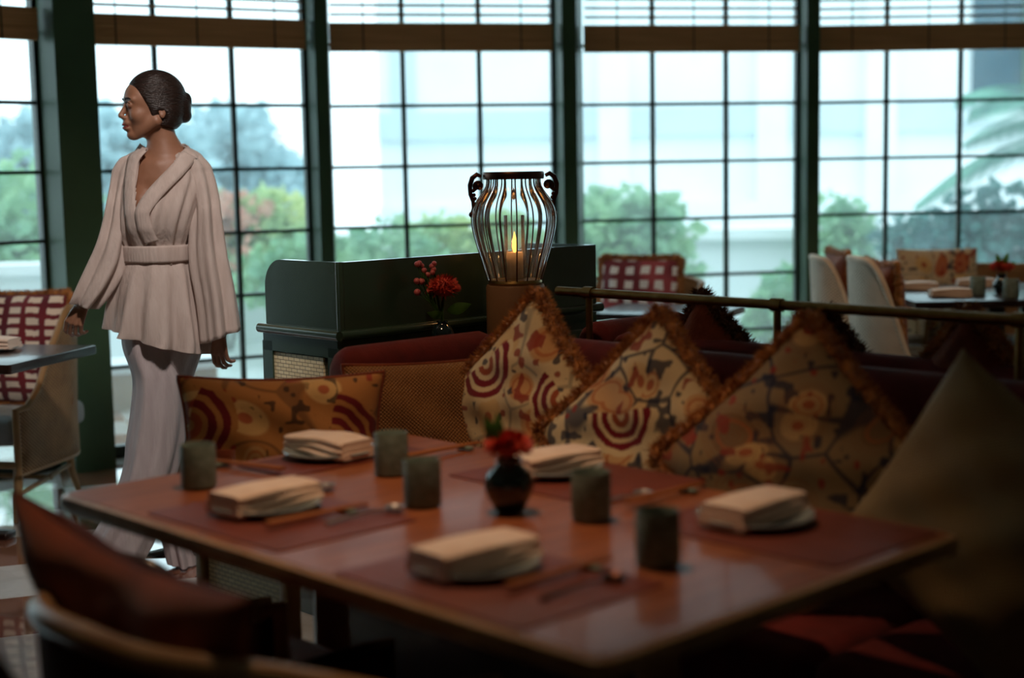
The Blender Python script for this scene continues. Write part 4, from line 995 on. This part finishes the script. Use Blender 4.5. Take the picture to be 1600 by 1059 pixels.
E_((.086, 0, -.062), (.014, .024, .012), .01); E_((.084, 0, -.080), (.014, .020, .010), .008)
for y in (-1, 1):
    E_((.078, y * .031, -.001), (.0135, .0155, .0125), .003); E_((-.022, y * .071, -.020), (.013, .006, .027), .004); E_((-.018, y * .077, -.018), (.007, .005, .016), .003, True)
body.cap((.038, .02, 1.585), (.052, .028, 1.50), .050, .051, .02); body.cap((.052, .028, 1.50), (.05, .03, 1.42), .052, .07, .03)
# trapezius, shoulders, chest, belly, hips
body.cap((.06, .035, 1.52), (-.035, .03, 1.452), .03, .034, .03); body.cap((.06, .035, 1.52), (.130, .03, 1.45), .03, .034, .03)
body.cap((.03, -.03, 1.462), (-.08, -.01, 1.475), .009, .009, .02); body.cap((.045, -.03, 1.462), (.13, -.0, 1.475), .009, .009, .02)
body.ell((.035, .02, 1.39), (.12, .078, .12), .03); body.ell((-.02, -.02, 1.33), (.055, .062, .06), .02); body.ell((.07, -.02, 1.33), (.055, .062, .06), .02)
body.ell((.02, .02, 1.20), (.095, .07, .13), .03); body.ell((.01, .02, 1.02), (.125, .095, .13), .03)
# legs
body.cap((-.03, .0, .93), (.01, -.04, .53), .072, .05, .02); body.cap((.01, -.04, .53), (-.13, -.085, .12), .046, .032, .02); body.cap((-.13, -.085, .12), (-.25, -.13, .035), .03, .022, .015)
body.cap((.06, .03, .93), (-.01, .09, .50), .072, .05, .02); body.cap((-.01, .09, .50), (.04, .16, .12), .046, .030, .02); body.cap((.04, .16, .12), (-.01, .15, .035), .028, .022, .015)
# arms
SHL, ELL, WRL = (-.066, .025, 1.44), (-.125, -.03, 1.20), (-.226, -.085, .995)
SHR, ELR, WRR = (.150, .025, 1.44), (.215, .0, 1.16), (.233, -.055, .885)
for a, e, w_ in ((SHL, ELL, WRL), (SHR, ELR, WRR)):
    body.cap(a, e, .036, .030, .02); body.cap(e, w_, .034, .0225, .015)
def hand(wr, pd, ac, curl, thumb_sign, th=.0, spread=.0, sc=1.0):
    """wr wrist, pd direction to the knuckles, ac from index side to little side; curls towards pn"""
    wr = np.array(wr); pd = np.array(pd, float); pd /= np.linalg.norm(pd); ac = np.array(ac, float); ac -= pd * (ac @ pd); ac /= np.linalg.norm(ac); pn = np.cross(pd, ac) * thumb_sign
    lens = [(.088, .040, .024, .020), (.090, .043, .027, .021), (.086, .040, .025, .020), (.080, .031, .020, .018)]
    body.cap(wr - pd * .01, wr + pd * .012, .021 * sc, .020 * sc, .012)
    for i, (m_, a, b, c) in enumerate(lens):
        o = (i - 1.5); base = wr + ac * o * .009 * sc + pd * .008; kn = wr + pd * m_ * sc + ac * o * .0195 * sc - pn * .002
        body.cap(base, kn, .0125 * sc, .0100 * sc, .008)
        ang = 0; p = kn
        for j, (ln_, r1, r2) in enumerate(((a, .0092, .0083), (b, .0082, .0075), (c, .0074, .0062))):
            ang += curl[j] * (1 + .08 * (i - 1)); dd = pd * math.cos(ang) + pn * math.sin(ang) + ac * o * spread
            q = p + dd / np.linalg.norm(dd) * ln_ * sc; body.cap(p, q, r1 * sc, r2 * sc, .0015); p = q
    p = wr - ac * .014 + pd * .02 + pn * .006
    for (dd, l, r1, r2) in ((pd * .70 - ac * .55 + pn * (.35 + th), .045, .0145, .0110), (pd * .93 - ac * .12 + pn * (.3 + th), .032, .0105, .0092), (pd * .98 + ac * .05 + pn * (.15 + th), .026, .0090, .0070)):
        q = p + dd / np.linalg.norm(dd) * l * sc; body.cap(p, q, r1 * sc, r2 * sc, .004); p = q
hand(WRL, (-.42, -.12, -.88), (.80, -.25, -.35), (.55, .75, .55), -1, .1, .05, .92)
hand(WRR, (-.05, .05, -1), (.85, -.45, 0), (.35, .55, .45), -1, .3, .05, .92)
skin = body.build('body', M['skin'], wm, 2)

# hair with a low bun
hr = SDF((-.14, -.16, 1.50), (.20, .16, 1.83), .003)
hr.ell(H(-.016, 0, .026), (.103, .081, .097), 0, False, HB); hr.ell(H(-.035, 0, -.02), (.078, .076, .075), .02, False, HB)
hr.ell(H(.085, 0, -.035), (.092, .088, .100), .012, True, HB); hr.ell(H(-.016, .088, -.060), (.030, .03, .045), .01, True, HB); hr.ell(H(-.016, -.088, -.060), (.030, .03, .045), .01, True, HB)
hr.ell(H(.01, 0, -.125), (.12, .12, .06), .01, True, HB)
hr.ell(H(-.105, 0, -.004), (.030, .044, .050), .010, False, HB); hr.ell(H(-.118, .0, .018), (.020, .032, .030), .004, False, HB); hr.ell(H(-.112, 0, -.032), (.024, .036, .026), .004, False, HB)
hr.build('hair', M['hair'], wm, 2)
for y in (-1, 1):
    e = MB().sphere(H(.0775, y * .030, -.001), .0118, 12).build('eye', M['eye'], wm)
    MB().sphere(H(.0838, y * .0305, -.001), .0063, 10).build('iris', M['iris'], e)
    MB().tube([H(.0925, y * .014, .0155), H(.0935, y * .026, .0215), H(.0860, y * .040, .0215), H(.074, y * .052, .015)], [.0022, .0032, .0028, .0012], 8, flat=1.0).build('eyebrow', M['hair'], wm)
    MB().tube([H(.089, y * .0175, .003), H(.0925, y * .026, .0085), H(.090, y * .036, .0085), H(.081, y * .047, .002)], [.001, .0016, .0016, .0008], 6).build('eyelashes', M['hair'], wm)
b = MB(); b.tube([H(.084, -.021, -.0705), H(.0975, -.009, -.0655), H(.0992, 0, -.0675), H(.0975, .009, -.0655), H(.084, .021, -.0705)], [.001, .0042, .0040, .0042, .001], 8)
b.tube([H(.084, -.020, -.0725), H(.0950, -.009, -.0775), H(.0965, 0, -.0785), H(.0950, .009, -.0775), H(.084, .020, -.0725)], [.001, .0045, .0050, .0045, .001], 8); b.build('lips', M['lips'], wm)
for c, a in (((-.255, -.13, 0), -.35), ((.0, .15, 0), 0)):
    sh = MB(); sh.grid(lambda u, v: (c[0] + (-.115 + .235 * v) , c[1] + .038 * math.sin(PI * min(1, v * .9 + .08)) ** .5 * math.cos(2 * PI * u), max(0.001, .006 + (.030 + .03 * v) + (.034) * math.sin(2 * PI * u) * (.35 + .65 * v))), 20, 12, closed=True)
    n = 20; sh.f.append(tuple(range(n))[::-1]); sh.f.append(tuple(11 * n + i for i in range(n)))
    sh.build('shoe', M['black'], wm)

# clothes, lofted from measured sections (centre x, z, half width, centre y, half depth)
def cr(L, t):
    n = len(L) - 1; x = min(max(t * n, 0), n - 1e-6); i = int(x); f = x - i
    p = [np.array(L[min(max(i + k, 0), n)], float) for k in (-1, 0, 1, 2)]
    return .5 * ((2 * p[1]) + (-p[0] + p[2]) * f + (2 * p[0] - 5 * p[1] + 4 * p[2] - p[3]) * f * f + (-p[0] + 3 * p[1] - 3 * p[2] + p[3]) * f ** 3)
TORSO = [(.060, 1.524, .060, .03, .055), (.052, 1.512, .098, .025, .07), (.048, 1.494, .128, .02, .08), (.047, 1.466, .143, .02, .09), (.047, 1.423, .150, .01, .1), (.039, 1.368, .147, 0, .115), (.027, 1.302, .14, -.01, .125), (.017, 1.247, .132, -.01, .12), (.011, 1.202, .122, 0, .108), (.012, 1.179, .113, 0, .1), (.011, 1.12, .112, 0, .1)]
PEP_ = [(.011, 1.14, .114, 0, .1), (.011, 1.09, .13, 0, .12), (.009, 1.034, .14, 0, .135), (.008, .966, .151, 0, .148), (.008, .91, .161, 0, .155), (.007, .853, .166, 0, .16), (.006, .819, .168, 0, .162)]
PEP = [(.011, 1.14, .114, 0, .1), (.011, 1.09, .131, 0, .12), (.010, 1.034, .143, 0, .135), (.010, .975, .154, 0, .148), (.012, .925, .163, 0, .155), (.014, .875, .170, 0, .16), (.014, .850, .172, 0, .162)]
LEGA = [(-.03, .95, .085, .01, .11), (-.027, .831, .087, 0, .12), (.008, .72, .087, -.02, .12), (.008, .608, .091, -.04, .12), (-.007, .498, .092, -.06, .115), (-.029, .389, .083, -.08, .115), (-.067, .278, .084, -.09, .12), (-.116, .178, .092, -.1, .12), (-.160, .106, .095, -.11, .12), (-.180, .032, .092, -.11, .12)]
LEGB = [(.075, .95, .083, .02, .11), (.066, .825, .087, .03, .12), (.033, .709, .074, .05, .11), (.001, .591, .069, .07, .105), (-.026, .471, .059, .09, .1), (-.038, .35, .054, .11, .1), (-.020, .226, .052, .13, .09), (.004, .128, .050, .14, .09), (.020, .041, .052, .15, .095), (.026, .014, .052, .15, .095)]
ARML = [(-.040, 1.500, .012, .02, .03), (-.062, 1.488, .036, .02, .055), (-.082, 1.45, .044, .015, .062), (-.090, 1.42, .040, .01, .060), (-.096, 1.38, .036, .0, .06), (-.102, 1.326, .036, -.02, .062), (-.11, 1.261, .040, -.03, .065), (-.119, 1.196, .047, -.05, .068), (-.138, 1.134, .055, -.06, .07), (-.171, 1.061, .052, -.08, .068), (-.200, 1.01, .043, -.09, .062), (-.218, .985, .036, -.09, .055)]
ARMR = [(.110, 1.503, .012, .02, .03), (.132, 1.490, .042, .02, .058), (.156, 1.455, .050, .02, .066), (.166, 1.43, .048, .018, .064), (.180, 1.39, .046, .01, .065), (.192, 1.33, .046, .0, .065), (.197, 1.288, .047, -.01, .068), (.2, 1.188, .056, -.02, .07), (.209, 1.11, .059, -.03, .072), (.224, 1.033, .059, -.04, .074), (.235, .955, .059, -.05, .075), (.244, .865, .061, -.06, .075)]
def loft(L, nu, nv, folds, amp0, amp1, ph=0.0, slant=0.0, tw=0.0, lobes=2.0):
    def fn(u, v):
        cx, z, hw, cy, hd = cr(L, v); a = 2 * PI * u; am = amp0 + (amp1 - amp0) * v
        f = 1 + am / max(hw, .03) * (math.sin(folds * a + ph + tw * v) * .6 + math.sin((folds * 1.7 // 1) * a - ph * 2 + 3 * v + tw * v) * .4)
        c, s_ = math.cos(a), math.sin(a); ex = 2 / lobes
        return (cx + hw * f * math.copysign(abs(c) ** ex, c), cy + hd * f * math.copysign(abs(s_) ** ex, s_), z + slant * c * v)
    return fn
def surf_y(x, z):
    for (a, b) in zip(TORSO, TORSO[1:]):
        if a[1] >= z >= b[1]:
            t = (a[1] - z) / (a[1] - b[1]); cx, _, hw, cy, hd = [a[i] + (b[i] - a[i]) * t for i in range(5)]
            return cy - hd * math.sqrt(max(0, 1 - min(1, ((x - cx) / hw) ** 2)))
    return .02
VN = [(.003, 1.530), (-.020, 1.464), (-.025, 1.39), (-.018, 1.313), (.026, 1.381), (.091, 1.453), (.139, 1.530)]
def in_v(x, z):
    c = False; n = len(VN)
    for i in range(n):
        (x1, z1), (x2, z2) = VN[i], VN[(i + 1) % n]
        if (z1 > z) != (z2 > z) and x < (x2 - x1) * (z - z1) / (z2 - z1) + x1: c = not c
    return c
bl = MB(); bl.grid(loft(TORSO, 140, 90, 13, .001, .013, .4, 0, 1.2), 140, 90, closed=True)
bl.f = [f for f in bl.f if not (all(bl.v[i][1] < .02 for i in f) and in_v(sum(bl.v[i][0] for i in f) / 4, sum(bl.v[i][2] for i in f) / 4))]
bo = bl.build('blouse', M['blouse'], wm, autos=False, solid=.002)
pe = MB(); pe.grid(loft(PEP, 160, 40, 9, .0005, .036, 1.0, -.050, .8), 120, 40, closed=True); pe.build('blouse_skirt', M['blouse'], wm, autos=False, solid=.002)
for nm, L, ph, sl in (('sleeve', ARML, .3, -.012), ('sleeve', ARMR, 1.9, .022)):
    a_ = MB(); a_.grid(loft(L, 72, 50, 5, .003, .018, ph, sl, 1.2), 72, 50, closed=True); a_.build(nm, M['blouse'], wm, autos=False, solid=.002)
def band(name, pts, w, side, m='blouse', off=.006):
    """flat fold following the wrap edge; side +1 widens to +x"""
    b = MB(); n = 40; P = []
    for i in range(n):
        P.append(cr(pts, i / (n - 1)))
    for i, p in enumerate(P):
        t = P[min(i + 1, n - 1)] - P[max(i - 1, 0)]; nx, nz = -t[2], t[0]; l = math.hypot(nx, nz); nx, nz = nx / l * side, nz / l * side
        for k in range(5):
            q = k / 4; x, z = p[0] + nx * w * q, p[2] + nz * w * q
            b.v.append((x, surf_y(x, z) - off - .002 * math.sin(PI * q), z))
    b.f = [(i * 5 + k, i * 5 + k + 1, (i + 1) * 5 + k + 1, (i + 1) * 5 + k) for i in range(n - 1) for k in range(4)]
    return b.build(name, M[m], wm, autos=False, solid=.003)
band('lapel', [(.006, -.035, 1.508), (-.010, -.07, 1.488), (-.020, -.09, 1.464), (-.025, -.11, 1.39), (-.019, -.13, 1.318), (-.006, -.12, 1.24), (.012, -.11, 1.19)], .046, -1, off=.009)
band('lapel', [(.130, -.02, 1.508), (.115, -.05, 1.484), (.091, -.09, 1.453), (.026, -.11, 1.381), (-.018, -.13, 1.313), (-.016, -.12, 1.25), (.000, -.11, 1.19)], .052, 1, off=.014)
b = MB(); b.tube([(-.006, -.01, 1.508), (-.004, .012, 1.516), (.012, .06, 1.524), (.06, .09, 1.528), (.115, .075, 1.524), (.138, .03, 1.514), (.137, .0, 1.506)], .013, 12, flat=.3); b.build('collar', M['blouse'], wm)
be = MB(); be.grid(lambda u, v: (.0125 + .1225 * math.cos(2 * PI * u) * (1 + .01 * math.sin(PI * v)), .114 * math.sin(2 * PI * u) * (1 + .01 * math.sin(PI * v)), 1.186 - .058 * v), 72, 8, closed=True); be.build('belt', M['blouse'], wm, autos=False, solid=.005)
for L, ph, sl in ((LEGA, .2, .035), (LEGB, 1.4, .01)):
    a_ = MB(); a_.grid(loft(L, 96, 70, 6, .003, .013, ph, -sl, .9), 96, 70, closed=True); a_.build('trouser_leg', M['trouser'], wm, autos=False, solid=.002)
